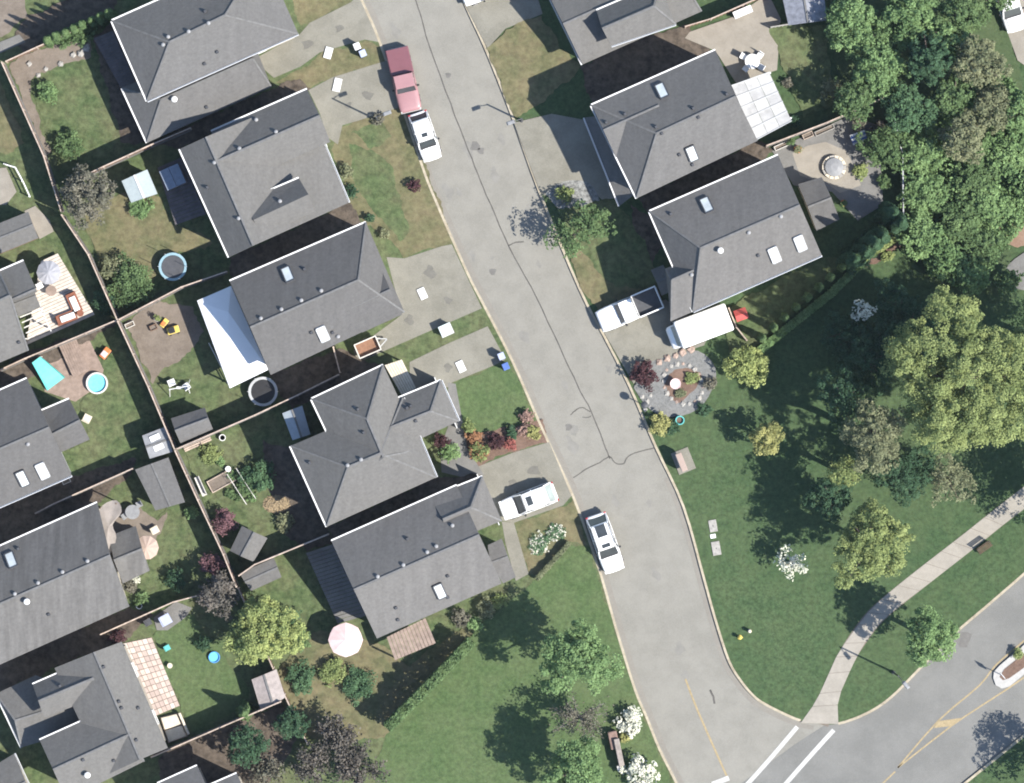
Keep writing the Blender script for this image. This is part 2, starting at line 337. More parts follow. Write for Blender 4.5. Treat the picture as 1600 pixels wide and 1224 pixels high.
for i in range(26):
    u = rs.uniform(.04, .93); a_, b_ = LK[int(u * 62) + 8], RK[min(len(RK) - 1, int(u * 62) + 8)]; t_ = rs.uniform(.12, .88); x, y = a_[0] + (b_[0] - a_[0]) * t_, a_[1] + (b_[1] - a_[1]) * t_; r = rs.uniform(2, 9)
    if y > 1110 or y < 0: continue
    pts = [(x + math.cos(t) * r * (1 + .4 * math.sin(3 * t + x)) + .35 * math.sin(t) * r, y + math.sin(t) * r * (1.6 + .5 * math.cos(2 * t + y))) for t in [k * .4488 for k in range(14)]]
    struct(MB().sheet(Wp(pts), RZ + .0015 + i * .0001).build('road_stain', PATCH2))
# lane paint
YZ = RZ + .012
strip('yellow_centre_line', [(1071, 1061), (1092, 1115), (1137, 1216)], .16, YZ, YEL)
strip('stop_line', [(1113, 1226), (1139, 1216)], .42, YZ + .003, WHT, False)
strip('crossing_line', [(1246, 1136), (1200, 1190), (1164, 1230)], .36, YZ, WHT)
strip('crossing_line', [(1303, 1141), (1265, 1183), (1222, 1232)], .36, YZ, WHT)
for pts in ([(1403, 1200), (1467, 1126), (1530, 1072), (1556, 1040), (1600, 1002), (1720, 902)], [(1403, 1200), (1485, 1136), (1540, 1099), (1600, 1059), (1740, 955)], [(1399, 1206), (1300, 1300)]):
    strip('yellow_lane_line', pts, .13, YZ, YEL)
m = MB(); m.sheet(Wp([(1467, 1127), (1503, 1122), (1486, 1135), (1459, 1138)]), YZ + .004); struct(m.build('yellow_hatch', YEL))
# traffic island
isl = [(1552, 1060), (1553, 1050), (1562, 1040), (1600, 1008), (1705, 922), (1722, 948), (1600, 1054), (1577, 1073), (1565, 1076), (1556, 1071)]
m = MB(); m.prism(Wp(isl), RZ, .02); struct(m.build('traffic_island', plain('island_kerb_white', (.42, .41, .385), .8, var=.1)))
m = MB(); m.prism(Wp([(1562, 1058), (1569, 1046), (1602, 1020), (1700, 941), (1705, 946), (1602, 1042), (1577, 1060), (1567, 1063)]), 0, .05); struct(m.build('island_planting_bed', MULCH))

# footpath: concrete slabs, one object each
fl = smoothline([(1251, 1130), (1274, 1097), (1290, 1064), (1310, 1020), (1328, 995), (1359, 954), (1410, 909), (1504, 836), (1572, 782), (1700, 684)], 8)
fr_ = smoothline([(1310, 1132), (1308, 1110), (1313, 1084), (1328, 1049), (1351, 1005), (1385, 964), (1458, 907), (1527, 853), (1590, 803), (1725, 705)], 8)
path = struct(MB().ribbon(Wp([((a[0] + b[0]) / 2, (a[1] + b[1]) / 2) for a, b in zip(fl, fr_)]), 1.5, .004).build('footpath', SOIL))
def walk(pts, step):
    out = [pts[0]]; acc = 0
    for a, b in zip(pts, pts[1:]):
        d = math.hypot(b[0] - a[0], b[1] - a[1]); t = step - acc
        while t <= d: out.append((a[0] + (b[0] - a[0]) * t / d, a[1] + (b[1] - a[1]) * t / d)); t += step
        acc = (acc + d) % step
    return out
n_sl = 22
def at(pts, u):
    L = [0]
    for a, b in zip(pts, pts[1:]): L.append(L[-1] + math.hypot(b[0] - a[0], b[1] - a[1]))
    t = u * L[-1]
    for i in range(len(pts) - 1):
        if t <= L[i + 1] + 1e-6:
            k = (t - L[i]) / max(1e-9, L[i + 1] - L[i]); a, b = pts[i], pts[i + 1]; return (a[0] + (b[0] - a[0]) * k, a[1] + (b[1] - a[1]) * k)
    return pts[-1]
for i in range(n_sl):
    a, b = (i + .012 + .12 * math.sin(i * 2.3)) / n_sl, (i + 1 - .012 + .12 * math.sin((i + 1) * 2.3)) / n_sl; a = max(a, 0); b = min(b, 1); q = [at(fl, a), at(fr_, a), at(fr_, b), at(fl, b)]
    m = MB(); m.prism(Wp(q), -.02, .022 + RND.uniform(0, .008)); m.build('slab', PATH, path)
# lots: sheets of lawn, paving and soil
LAY = [0]
def ragged(pts, a=3.0, step=5.0):
    r = random.Random(int(pts[0][0] * 7 + pts[0][1])); out = []; ph = r.uniform(0, 6)
    for p, q in zip(pts, list(pts[1:]) + [pts[0]]):
        L = math.hypot(q[0] - p[0], q[1] - p[1]); n = max(1, int(L / step)); nx, ny = -(q[1] - p[1]) / max(L, 1e-6), (q[0] - p[0]) / max(L, 1e-6)
        for k in range(n):
            t = k / n; d = r.uniform(-a, a) * .6 + a * .6 * math.sin((p[0] + t * L) * .11 + ph); out.append((p[0] + (q[0] - p[0]) * t + nx * d, p[1] + (q[1] - p[1]) * t + ny * d))
    return out
def patch(name, pts, mat, z=None, sm=False):
    if mat in (GR, LAWN, YARD, DRY, ROUGH, SOIL, SHADESOIL, MULCH, REDSOIL): pts, sm = ragged(smoothline(list(pts) + [pts[0]], 2)[:-1] if sm else pts), False
    LAY[0] += 1; zz = .004 + .0012 * LAY[0] if z is None else z
    m = MB(); m.sheet(Wp(smoothline(list(pts) + [pts[0]], 3)[:-1] if sm else pts), zz); return struct(m.build(name, mat, tri=True))
# front yards, west
patch('dry_verge', [(430, 128), (470, 108), (505, 82), (570, 66), (594, 72), (604, 96), (520, 122), (480, 140)], DRY)
patch('front_lawn', [(455, 0), (470, 40), (482, 36), (548, 4), (545, -20), (450, -20)], DRY)
patch('front_lawn', [(528, 200), (560, 186), (630, 166), (655, 235), (700, 350), (706, 382), (690, 384), (632, 402), (610, 376), (574, 350), (550, 330), (520, 235)], DRY, sm=False)
patch('green_turf', [(545, 225), (585, 235), (612, 262), (628, 320), (640, 365), (625, 378), (600, 345), (572, 318), (552, 280)], YARD)
patch('green_turf', [(548, 205), (600, 190), (612, 215), (580, 232)], YARD)
patch('grass_strip', [(604, 549), (700, 507), (755, 484), (762, 508), (700, 535), (640, 563), (612, 562)], YARD)
patch('front_lawn', [(706, 600), (770, 574), (795, 566), (838, 655), (826, 664), (800, 670), (770, 682), (738, 690), (712, 640)], LAWN)
patch('garden_bed', [(722, 680), (742, 676), (800, 668), (846, 656), (858, 690), (800, 706), (745, 728), (730, 710)], MULCH)
patch('front_lawn', [(803, 818), (880, 792), (896, 780), (918, 850), (890, 848), (838, 900), (824, 896)], DRY)
patch('park_lawn', [(838, 905), (890, 850), (920, 856), (938, 915), (1000, 1105), (1052, 1230), (1060, 1290), (560, 1330), (600, 1150), (745, 985)], LAWN)
# driveways, west
def drive(pts): return patch('driveway', pts, CONC)
drive([(405, 88), (468, 54), (484, 36), (548, 4), (560, -8), (566, 4), (592, 66), (570, 62), (500, 82), (470, 104), (428, 122), (412, 108)])
drive([(482, 141), (520, 121), (604, 95), (632, 165), (582, 182), (535, 196), (528, 226), (512, 215), (500, 178)])
drive([(604, 402), (632, 404), (690, 385), (706, 382), (753, 482), (700, 505), (604, 547), (560, 566), (552, 548), (590, 520), (628, 492), (614, 440)])
drive([(640, 566), (700, 537), (762, 510), (790, 562), (770, 572), (706, 598), (702, 604), (660, 620), (640, 600)])
drive([(745, 742), (745, 730), (800, 708), (858, 691), (893, 775), (880, 790), (803, 817), (785, 814), (768, 782)])
patch('walkway', [(690, 738), (688, 700), (702, 662), (700, 598), (712, 600), (722, 655), (730, 700), (756, 742), (740, 750)], GREYC)
patch('walkway', [(784, 815), (803, 817), (826, 897), (806, 908), (790, 850)], CONC)
STAIN = plain('oil_stain', (.150, .143, .122), .8, var=.15, scale=2)
for x, y, r in ((672, 425, 9), (700, 470, 6), (575, 150, 8), (545, 165, 5), (700, 575, 6), (835, 735, 9), (800, 755, 6), (480, 70, 8), (530, 45, 6), (640, 500, 7)):
    patch('driveway_stain', [(x + math.cos(t) * r * (1 + .4 * math.sin(3 * t + x)), y + math.sin(t) * r * (1 + .3 * math.cos(2 * t + y))) for t in [k * .4488 for k in range(14)]], STAIN)
# back yards, west
patch('back_lawn', [(44, 132), (60, 112), (140, 92), (170, 150), (205, 205), (190, 222), (110, 252), (92, 235), (70, 190)], YARD)
patch('soil_bed', [(14, 100), (60, 76), (140, 60), (142, 88), (60, 115), (45, 130), (64, 200), (80, 240), (72, 244), (40, 170)], SOIL)
patch('back_lawn', [(128, 330), (200, 300), (250, 310), (270, 350), (330, 372), (320, 390), (250, 400), (240, 440), (200, 480), (180, 450), (150, 395)], DRY, sm=True)
patch('dirt_yard', [(196, 502), (250, 470), (300, 480), (320, 520), (285, 560), (250, 580), (240, 600), (225, 570)], SOIL)
patch('back_lawn', [(140, 520), (180, 510), (225, 615), (250, 660), (205, 705), (120, 735), (108, 700), (140, 690), (125, 630), (160, 600), (160, 560)], YARD)
patch('brown_deck_pad', [(60, 560), (88, 540), (134, 519), (162, 578), (158, 600), (118, 628), (70, 612)], DECKW)
patch('kitchen_garden', [(285, 700), (330, 680), (392, 660), (410, 700), (420, 770), (440, 800), (400, 850), (345, 830), (315, 770)], YARD, sm=True)
patch('back_lawn', [(262, 790), (295, 790), (332, 880), (330, 930), (250, 935), (215, 920), (235, 870), (245, 810)], YARD)
patch('back_lawn', [(240, 995), (250, 985), (300, 960), (330, 1000), (390, 1080), (380, 1105), (300, 1145), (290, 1120), (250, 1030)], LAWN)
patch('back_yard', [(420, 1085), (440, 1040), (500, 985), (600, 1010), (640, 1040), (690, 1000), (740, 990), (600, 1150), (470, 1150)], DRY, sm=True)
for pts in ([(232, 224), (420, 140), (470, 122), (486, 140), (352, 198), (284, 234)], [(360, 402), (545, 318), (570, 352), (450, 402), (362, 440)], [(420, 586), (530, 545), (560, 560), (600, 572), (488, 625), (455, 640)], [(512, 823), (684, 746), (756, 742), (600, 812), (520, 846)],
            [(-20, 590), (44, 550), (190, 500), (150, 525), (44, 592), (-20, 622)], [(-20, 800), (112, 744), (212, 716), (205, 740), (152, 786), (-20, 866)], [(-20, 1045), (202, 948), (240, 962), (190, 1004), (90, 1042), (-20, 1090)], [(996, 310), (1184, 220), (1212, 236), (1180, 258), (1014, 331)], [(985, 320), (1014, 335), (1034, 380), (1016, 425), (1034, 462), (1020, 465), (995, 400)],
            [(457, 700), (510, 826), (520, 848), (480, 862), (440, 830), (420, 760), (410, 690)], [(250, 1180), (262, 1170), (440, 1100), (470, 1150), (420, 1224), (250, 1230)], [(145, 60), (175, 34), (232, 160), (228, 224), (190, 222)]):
    patch('side_yard', pts, SHADESOIL)  # gap ground coloured dark to paint in the shade between houses
patch('bare_ground', [(-20, -20), (42, -20), (42, 25), (20, 45), (-20, 70)], SOIL)
patch('cedar_shade_patch', [(20, 60), (42, 28), (150, -20), (190, -20), (172, 30), (100, 60), (40, 84)], SHADESOIL)  # painted shade on the ground beside the cedar row
patch('grey_path', [(-20, 92), (-20, 74), (30, 54), (40, 66)], GREYC)
patch('back_lawn', [(-20, 110), (0, 128), (40, 225), (10, 240), (-20, 235)], DRY)
patch('patio', [(38, 330), (55, 322), (78, 345), (84, 362), (62, 374), (52, 352)], SAND)
patch('tan_patio', [(-20, 265), (10, 262), (26, 300), (10, 320), (-20, 322)], SAND)
patch('patio', [(168, 880), (170, 800), (210, 790), (245, 812), (262, 800), (240, 862), (212, 890)], SOIL)
patch('side_path', [(245, 985), (240, 965), (275, 940), (300, 950), (290, 965), (262, 985)], GREYC)
# east lots
def drv(pts, mat=None): return patch('driveway', pts, mat or CONC)
drv([(722, -10), (727, 8), (762, 76), (790, 45), (848, 22), (835, -20)])
patch('front_lawn', [(762, 78), (790, 45), (846, 25), (880, 80), (912, 104), (860, 150), (806, 188), (800, 175)], DRY)
drv([(803, 192), (862, 178), (915, 188), (930, 230), (965, 310), (940, 312), (918, 290), (850, 306), (843, 298)])
patch('gravel_bed', [(852, 302), (880, 284), (920, 286), (938, 318), (925, 345), (880, 330), (868, 322)], PEBBLE, sm=True)
patch('dry_verge', [(888, 400), (905, 388), (950, 440), (1000, 450), (1020, 470), (940, 496), (912, 456)], DRY)
patch('shaded_lawn', [(870, 330), (960, 310), (1010, 380), (1030, 450), (960, 450), (905, 390)], YARD)
drv([(936, 506), (1040, 468), (1110, 520), (1100, 540), (1030, 562), (990, 600), (968, 562)])
patch('gravel_bed', [(990, 606), (1010, 570), (1050, 556), (1090, 548), (1118, 575), (1112, 610), (1090, 640), (1050, 652), (1015, 640)], GRAVEL, sm=True)
patch('mulch_bed', [(1038, 596), (1050, 582), (1072, 575), (1094, 582), (1096, 596), (1084, 612), (1062, 628), (1044, 618)], MULCH, sm=True)
patch('dirt_side_yard', [(905, 105), (960, 75), (1030, 50), (1075, 40), (1110, 82), (1010, 125), (925, 163)], SHADESOIL)
patch('sandy_yard', [(1070, 60), (1078, 50), (1150, 25), (1200, -10), (1220, 30), (1214, 110), (1150, 130), (1118, 80)], SAND)
patch('back_lawn', [(1202, 44), (1220, 36), (1290, 40), (1300, 130), (1330, 150), (1300, 165), (1255, 185), (1226, 110)], YARD)
patch('patio', [(1206, 236), (1330, 180), (1372, 196), (1380, 320), (1340, 345), (1300, 300), (1240, 290)], GREYC)
patch('sandy_patio', [(1238, 240), (1262, 228), (1290, 222), (1322, 236), (1335, 262), (1345, 290), (1312, 302), (1290, 285), (1250, 275)], SAND)
patch('side_yard', [(1140, 480), (1210, 440), (1285, 405), (1330, 400), (1300, 430), (1200, 530), (1140, 560), (1135, 500)], YARD)
patch('wood_floor', [(1290, -20), (1560, -20), (1600, 140), (1620, 300), (1560, 460), (1450, 440), (1412, 350), (1400, 200), (1310, 130)], ROUGH)
patch('dirt_bank', [(1330, 410), (1345, 395), (1395, 365), (1418, 372), (1400, 392), (1355, 418)], MULCH, sm=True)
patch('red_dirt', [(1560, 340), (1580, 328), (1630, 310), (1640, 370), (1590, 388), (1564, 372)], REDSOIL, sm=True)
patch('tan_path', [(1568, 428), (1585, 405), (1640, 380), (1650, 450), (1590, 452)], GREYC, sm=True)
drv([(1552, -20), (1572, 45), (1590, 95), (1640, 130), (1660, -20)], SAND)

# ---------------------------------------------------------------- houses
def tri_z(tri, x, y):
    (x0, y0, z0), (x1, y1, z1), (x2, y2, z2) = tri
    d = (y1 - y2) * (x0 - x2) + (x2 - x1) * (y0 - y2)
    if abs(d) < 1e-9: return None
    a = ((y1 - y2) * (x - x2) + (x2 - x1) * (y - y2)) / d; b = ((y2 - y0) * (x - x2) + (x0 - x2) * (y - y2)) / d; c = 1 - a - b
    if min(a, b, c) < -1e-3: return None
    return a * z0 + b * z1 + c * z2
def inside(poly, x, y):
    s = False; n = len(poly)
    for i in range(n):
        a, b = poly[i], poly[(i + 1) % n]
        if (a[1] > y) != (b[1] > y) and x < (b[0] - a[0]) * (y - a[1]) / (b[1] - a[1]) + a[0]: s = not s
    return s
WINM = {}
def window_meshes():
    if WINM: return
    m = MB()
    for c, d in (((0, 0, .62), (1.3, .08, .08)), ((0, 0, -.62), (1.3, .1, .08)), ((.61, 0, 0), (.08, .08, 1.16)), ((-.61, 0, 0), (.08, .08, 1.16)), ((0, 0, 0), (.05, .06, 1.16))): m.box(c, d)
    o = m.build('window_frame_source', WHITE); WINM['f'] = o.data; bpy.data.objects.remove(o)
    o = MB().box((0, .0, 0), (1.14, .03, 1.16)).build('pane_source', GLASS); WINM['p'] = o.data; bpy.data.objects.remove(o)
def blk(q, r, ze, zr, ax='E', zb=0.0, wall=True, win=True): return dict(q=q, r=r, ze=ze, zr=zr, ax=ax, zb=zb, wall=wall, win=win)
def house(label, blocks, gut=(), vents=(), skys=(), roof=0, side=0, garage=None, caps=True, cat='house', name='house'):
    window_meshes()
    cx = sum(p[0] for p in blocks[0]['q']) / 4; cy = sum(p[1] for p in blocks[0]['q']) / 4
    root = thing(name, label, cat, W(cx, cy, 0)); rb = MB(); tris_all = []; B = []
    for b in blocks:
        zes = b['ze'] if isinstance(b['ze'], (list, tuple)) else [b['ze']] * 4
        zrs = b['zr'] if isinstance(b['zr'], (list, tuple)) else [b['zr']] * 2
        zrs = [max(zes) * .0 + (sum(zes) / 4) + (z - sum(zes) / 4) * 1.15 for z in zrs]
        V = [W(p[0], p[1], z) for p, z in zip(b['q'], zes)] + [W(p[0], p[1], z) for p, z in zip(b['r'], zrs)]
        if b['ax'] == 'E': F = [(1, 0, 4, 5), (3, 2, 5, 4), (2, 1, 5), (0, 3, 4)]; ends = ((1, 2, 5, 2), (3, 0, 4, 3))
        else: F = [(1, 0, 4), (2, 1, 4, 5), (3, 2, 5), (0, 3, 5, 4)]; ends = ((0, 1, 4, 0), (2, 3, 5, 2))
        drop = set()
        for i, j, k, fi in ends:                       # a ridge end on the eave line means a gable: leave the end to the wall
            a, c, p = V[i].xy, V[j].xy, V[k].xy; d = abs((c - a).x * (p - a).y - (c - a).y * (p - a).x) / max(1e-6, (c - a).length)
            if d < .35: drop.add(fi)
        TF = [f for i, f in enumerate(F) if i not in drop]
        T = []
        for f in TF:
            for k in range(1, len(f) - 1): T.append((tuple(V[f[0]]), tuple(V[f[k]]), tuple(V[f[k + 1]])))
        tris_all += T; th = .2; n = len(V); o = len(rb.v)
        edges = {}
        for f in TF:
            for k in range(len(f)):
                e = (f[k], f[(k + 1) % len(f)]); edges[e] = 1
        skirt = [e for e in edges if (e[1], e[0]) not in edges]
        rb.add([tuple(v) for v in V] + [(v.x, v.y, v.z - th) for v in V], TF + [tuple(i + n for i in f[::-1]) for f in TF] + [(e[1], e[0], e[0] + n, e[1] + n) for e in skirt])
        B.append((b, V, T, [(v.x, v.y) for v in V[:4]]))
    def hz(x, y, tri=None):
        zs = [z for z in (tri_z(t, x, y) for t in (tri or tris_all)) if z is not None]; return max(zs) if zs else None
    rf = rb.build('roof', ROOFS[roof], root)
    # walls, windows
    for bi, (b, V, T, quad) in enumerate(B):
        if not b['wall']: continue
        c = Vector((sum(v.x for v in V[:4]) / 4, sum(v.y for v in V[:4]) / 4)); ins = []
        for v in V[:4]:
            d = (c - v.xy); ins.append(v.xy + d.normalized() * .55)
        m = MB(); ring = []
        for i in range(4):
            a, d = ins[i], ins[(i + 1) % 4]; K = 12
            for k in range(K): ring.append(a + (d - a) * (k / K))
        zt = []
        for p in ring:
            z = hz(p.x, p.y, T); zt.append((z if z is not None else min(v.z for v in V)) - .13)
        n = len(ring); m.add([(p.x, p.y, b['zb'] - (.02 if b['zb'] == 0 else 0)) for p in ring] + [(p.x, p.y, z) for p, z in zip(ring, zt)], [(i, n + i, n + (i + 1) % n, (i + 1) % n) for i in range(n)])
        wl = m.build('wall', SIDE[side], root)
        zmin = min(v.z for v in V[:4])
        if b['win'] and b['zb'] == 0:
            for i in range(4):
                a, d = ins[i], ins[(i + 1) % 4]; e = d - a; L = e.length; nrm = Vector((e.y, -e.x)).normalized()
                if nrm.dot((a + d) / 2 - c) < 0: nrm = -nrm
                nw = int(L // 4.2)
                for k in range(nw):
                    p = a + e * ((k + .5) / nw) + nrm * .02; q = p + nrm * .5
                    if any(inside(x[3], q.x, q.y) for j, x in enumerate(B) if j != bi): continue
                    for zc in ((1.5,) if zmin < 4 else (1.5, 4.1)):
                        if garage and garage == (bi, i) and zc < 2: continue
                        w_ = link('window', WINM['f'], root, (p.x - root.location.x, p.y - root.location.y, zc), math.atan2(e.y, e.x)); link('pane', WINM['p'], w_)
                if garage and garage == (bi, i):
                    p = a + e * .5 + nrm * .04; g_ = MB()
                    for k in range(4): g_.box((p.x, p.y, .27 + .53 * k), (4.6, .05, .50), math.atan2(e.y, e.x))
                    g_.build('garage_door', WHITE, root)
                    p = a + e * .12 + nrm * .04; d_ = MB().box((p.x, p.y, 1.03), (.92, .06, 2.06), math.atan2(e.y, e.x)).build('front_door', plain('front_door_paint', (.12, .07, .05)), root)
                    MB().lathe((p.x + nrm.x * .08, p.y + nrm.y * .08, 1.0), [(.0, -.03), (.04, 0), (.0, .03)], 6).build('handle', LGREY, d_)
        if caps and b['zb'] == 0:
            m = MB(); m.bar(V[4] + Vector((0, 0, .03)), V[5] + Vector((0, 0, .03)), .17, .05)
            hips = (((0, 4), (3, 4), (1, 5), (2, 5)) if b['ax'] == 'E' else ((0, 4), (1, 4), (2, 5), (3, 5)))
            for i, k in hips:
                e = 0 if k == 4 else 1
                a, c2 = (V[3], V[0]) if (b['ax'] == 'E' and e == 0) else (V[1], V[2]) if b['ax'] == 'E' else (V[0], V[1]) if e == 0 else (V[2], V[3])
                dd = abs((c2.xy - a.xy).x * (V[k].xy - a.xy).y - (c2.xy - a.xy).y * (V[k].xy - a.xy).x) / max(1e-6, (c2.xy - a.xy).length)
                if dd > .35: m.bar(V[i] + Vector((0, 0, .03)), V[k] + Vector((0, 0, .03)), .15, .05)
            m.build('ridge_cap', CAP, rf)
    for bi, ei in gut:
        b, V, T, quad = B[bi]; a, d = V[ei], V[(ei + 1) % 4]; c = sum((Vector(v) for v in V[:4]), Vector()) / 4; e = d - a; nrm = Vector((e.y, -e.x, 0)).normalized()
        if nrm.dot((a + d) / 2 - c) < 0: nrm = -nrm
        m = MB(); o1 = nrm * .06
        m.bar(a + o1 + Vector((0, 0, -.06)), d + o1 + Vector((0, 0, -.06)), .11, .05); m.bar(a + nrm * .11, d + nrm * .11, .04, .15)
        m.build('gutter', WHITE, rf)
    for x, y, t in vents:
        p = W(x, y, 6.0); z = hz(p.x, p.y)
        if z is None: continue
        if t == 'b': m = MB().box((p.x, p.y, z + .1), (.24, .24, .26), .42, .8); m.build('roof_vent', DGREY, rf)
        elif t == 'w': m = MB().lathe((p.x, p.y, z - .05), [(.10, 0), (.10, .14), (.17, .15), (.15, .22), (.07, .27)], 10); m.build('roof_vent', VENT, rf)
        else: m = MB().lathe((p.x, p.y, z - .1), [(.16, 0), (.16, .55), (.26, .57), (.24, .7), (.05, .78)], 10); m.build('chimney_pipe', WHITE, rf)
    for x, y, *sz in skys:
        w, h = sz if sz else (.72, 1.35)
        p = W(x, y, 6.0); ex = Vector((EX[0], -EX[1], 0)); sx_ = Vector((SX[0], -SX[1], 0)); z0 = hz(p.x, p.y)
        if z0 is None: continue
        zE = hz(*(p + ex * .3).xy); zS = hz(*(p + sx_ * .3).xy)
        u = (ex * .3 + Vector((0, 0, (zE if zE else z0) - z0))).normalized(); v = (sx_ * .3 + Vector((0, 0, (zS if zS else z0) - z0))).normalized(); nn = u.cross(v)
        if nn.z < 0: nn = -nn
        o = Vector((p.x, p.y, z0)); m = MB()
        for a, c2 in (((-w / 2, -h / 2), (w / 2, -h / 2)), ((w / 2, -h / 2), (w / 2, h / 2)), ((w / 2, h / 2), (-w / 2, h / 2)), ((-w / 2, h / 2), (-w / 2, -h / 2))):
            m.bar(o + u * a[0] + v * a[1] + nn * .08, o + u * c2[0] + v * c2[1] + nn * .08, .10, .26, nn)
        s_ = m.build('skylight', DGREY if (x + y) % 2 < 1 else LGREY, root)
        m = MB(); P = [o + u * a * (w / 2 - .04) + v * c2 * (h / 2 - .04) + nn * .19 for a, c2 in ((-1, -1), (1, -1), (1, 1), (-1, 1))]
        m.add(P + [q - nn * .03 for q in P], [(0, 1, 2, 3), (7, 6, 5, 4), (0, 4, 5, 1), (1, 5, 6, 2), (2, 6, 7, 3), (3, 7, 4, 0)]); m.build('pane', SKYL, s_)
    return root

E1, R1 = 5.3, 7.25
house('large grey hip-roofed house in the upper left with a lower south roof',
  [blk([(175, 33), (411, -72), (466, 53), (230, 158)], [(265, 66), (352, 24)], 5.5, 7.5),
   blk([(191, 138), (390, 50), (424, 136), (230, 223)], [(252, 156), (395, 92)], 3.1, 4.5)],
  gut=[(0, 3), (0, 0), (1, 3), (0, 2)], vents=[(257, 72, 'w'), (265, 60, 'w'), (297, 52, 'w'), (328, 39, 'w'), (340, 82, 'b'), (320, 100, 'b'), (320, 165, 'b'), (322, 20, 'b'), (271, 154, 'c')], garage=(0, 1), roof=0)
house('grey house with two cross gables and a small dormer behind the dry front lawn',
  [blk([(281, 233), (475, 150), (545, 317), (358, 402)], [(322, 214), (396, 384)], [5.3, 3.7, 3.3, 5.3], 6.7, ax='N'),
   blk([(330, 206), (480, 140), (516, 222), (364, 290)], [(341, 251), (500, 181)], 5.2, 6.72),
   blk([(380, 316), (467, 279), (492, 331), (412, 368)], [(396, 344), (482, 304)], 5.6, 6.75, zb=3.0)],
  gut=[(0, 3), (1, 0), (2, 0), (0, 1)], vents=[(400, 187, 'w'), (432, 207, 'w'), (336, 255, 'w'), (375, 233, 'w'), (438, 315, 'w'), (374, 342, 'w'), (324, 293, 'b')], garage=(1, 1), roof=2, side=1)
house('grey gabled house between the white patio cover and the wide concrete driveway',
  [blk([(359, 440), (572, 348), (632, 488), (423, 586)], [(391, 512), (560, 438)], 5.3, 7.3),
   blk([(528, 436), (590, 408), (628, 492), (566, 520)], [(548, 481), (610, 453)], 5.0, 6.3)],
  gut=[(0, 0)], vents=[(503, 455, 'w'), (472, 470, 'w'), (441, 484, 'w'), (409, 498, 'w'), (476, 421, 'b'), (487, 520, 'b'), (520, 520, 'b'), (528, 526, 'w')], skys=[(450, 430), (504, 521)], garage=(0, 1), roof=1, side=2)
house('grey hip-roofed house with three wings beside the red and orange flower bed',
  [blk([(454, 697), (630, 622), (682, 746), (511, 823)], [(544, 730), (594, 709)], 5.3, 7.2),
   blk([(487, 624), (599, 571), (660, 702), (548, 752)], [(574, 655), (599, 714)], 5.28, 7.17, ax='N'),
   blk([(590, 636), (689, 595), (717, 658), (620, 703)], [(605, 670), (673, 643)], 5.2, 6.3)],
  gut=[(1, 0), (1, 3), (0, 3), (2, 1), (2, 0), (0, 1)], vents=[(560, 640, 'b'), (569, 676, 'b'), (642, 635, 'b'), (636, 638, 'b'), (484, 723, 'b'), (544, 727, 'w'), (565, 718, 'w'), (650, 658, 'b')], garage=(2, 1), roof=2)
house('grey gabled house with a wooden porch cover beside the long hedge',
  [blk([(518, 846), (714, 759), (784, 912), (589, 998)], [(553, 922), (749, 836)], 5.3, 7.3),
   blk([(672, 778), (754, 745), (784, 814), (702, 848)], [(692, 812), (736, 793)], 5.1, 6.5),
   blk([(762, 852), (784, 842), (806, 902), (786, 912)], [(766, 880), (794, 870)], 2.8, 3.1, win=False)],
  gut=[(0, 0), (1, 0)], vents=[(707, 821, 'w'), (682, 853, 'w'), (668, 862, 'w'), (631, 882, 'w'), (591, 900, 'w'), (637, 842, 'b'), (700, 900, 'b'), (619, 950, 'b'), (622, 969, 'b'), (700, 934, 'b')], skys=[(687, 923)], garage=(1, 1), roof=4, side=1)
house('grey house with a white slatted patio cover at its back, east of the street',
  [blk([(924, 165), (1118, 79), (1184, 220), (995, 310)], [(1026, 209), (1150, 151)], 6.0, 8.0),
   blk([(925, 166), (1010, 128), (1044, 206), (962, 246)], [(943, 204), (1030, 165)], 5.97, 7.1),
   blk([(913, 184), (950, 172), (1000, 306), (968, 322)], [(945, 180), (990, 305)], 2.8, 3.3, ax='N', win=False)],
  gut=[(0, 0), (0, 3), (2, 3)], vents=[(947, 193, 'b'), (976, 180, 'b'), (1024, 201, 'b'), (1082, 172, 'b'), (1134, 150, 'b'), (1033, 211, 'b'), (1090, 186, 'b'), (1061, 243, 'b'), (1082, 258, 'b')], skys=[(1034, 144), (1080, 240)], garage=(0, 3), roof=0, side=0)
house('grey house with a skylit long roof beside the row of slender cedars',
  [blk([(1015, 331), (1216, 243), (1284, 399), (1083, 487)], [(1095, 388), (1250, 321)], 5.9, 7.9),
   blk([(1040, 420), (1108, 391), (1140, 462), (1049, 502)], [(1050, 438), (1118, 408)], 5.8, 6.9),
   blk([(1017, 422), (1036, 414), (1056, 452), (1034, 462)], [(1026, 441), (1046, 432)], 3.2, 3.8, win=False)],
  gut=[(0, 0), (0, 3), (0, 2)], vents=[(1048, 335, 'b'), (1218, 340, 'w'), (1168, 365, 'w'), (1124, 393, 'c'), (1184, 400, 'b'), (1080, 430, 'w')], skys=[(1104, 322), (1209, 398), (1249, 380)], garage=(0, 3), roof=4, side=2)
house('grey two-level house cut by the top edge of the picture, east of the street',
  [blk([(846, -30), (1030, -110), (1096, 18), (910, 101)], [(880, 38), (1060, -42)], 3.2, 4.9),
   blk([(932, 17), (1030, -25), (1056, 38), (955, 72)], [(941, 45), (1022, 10)], 5.3, 6.5)],
  gut=[(0, 3), (1, 0), (1, 2)], roof=2, side=1, garage=(0, 3))
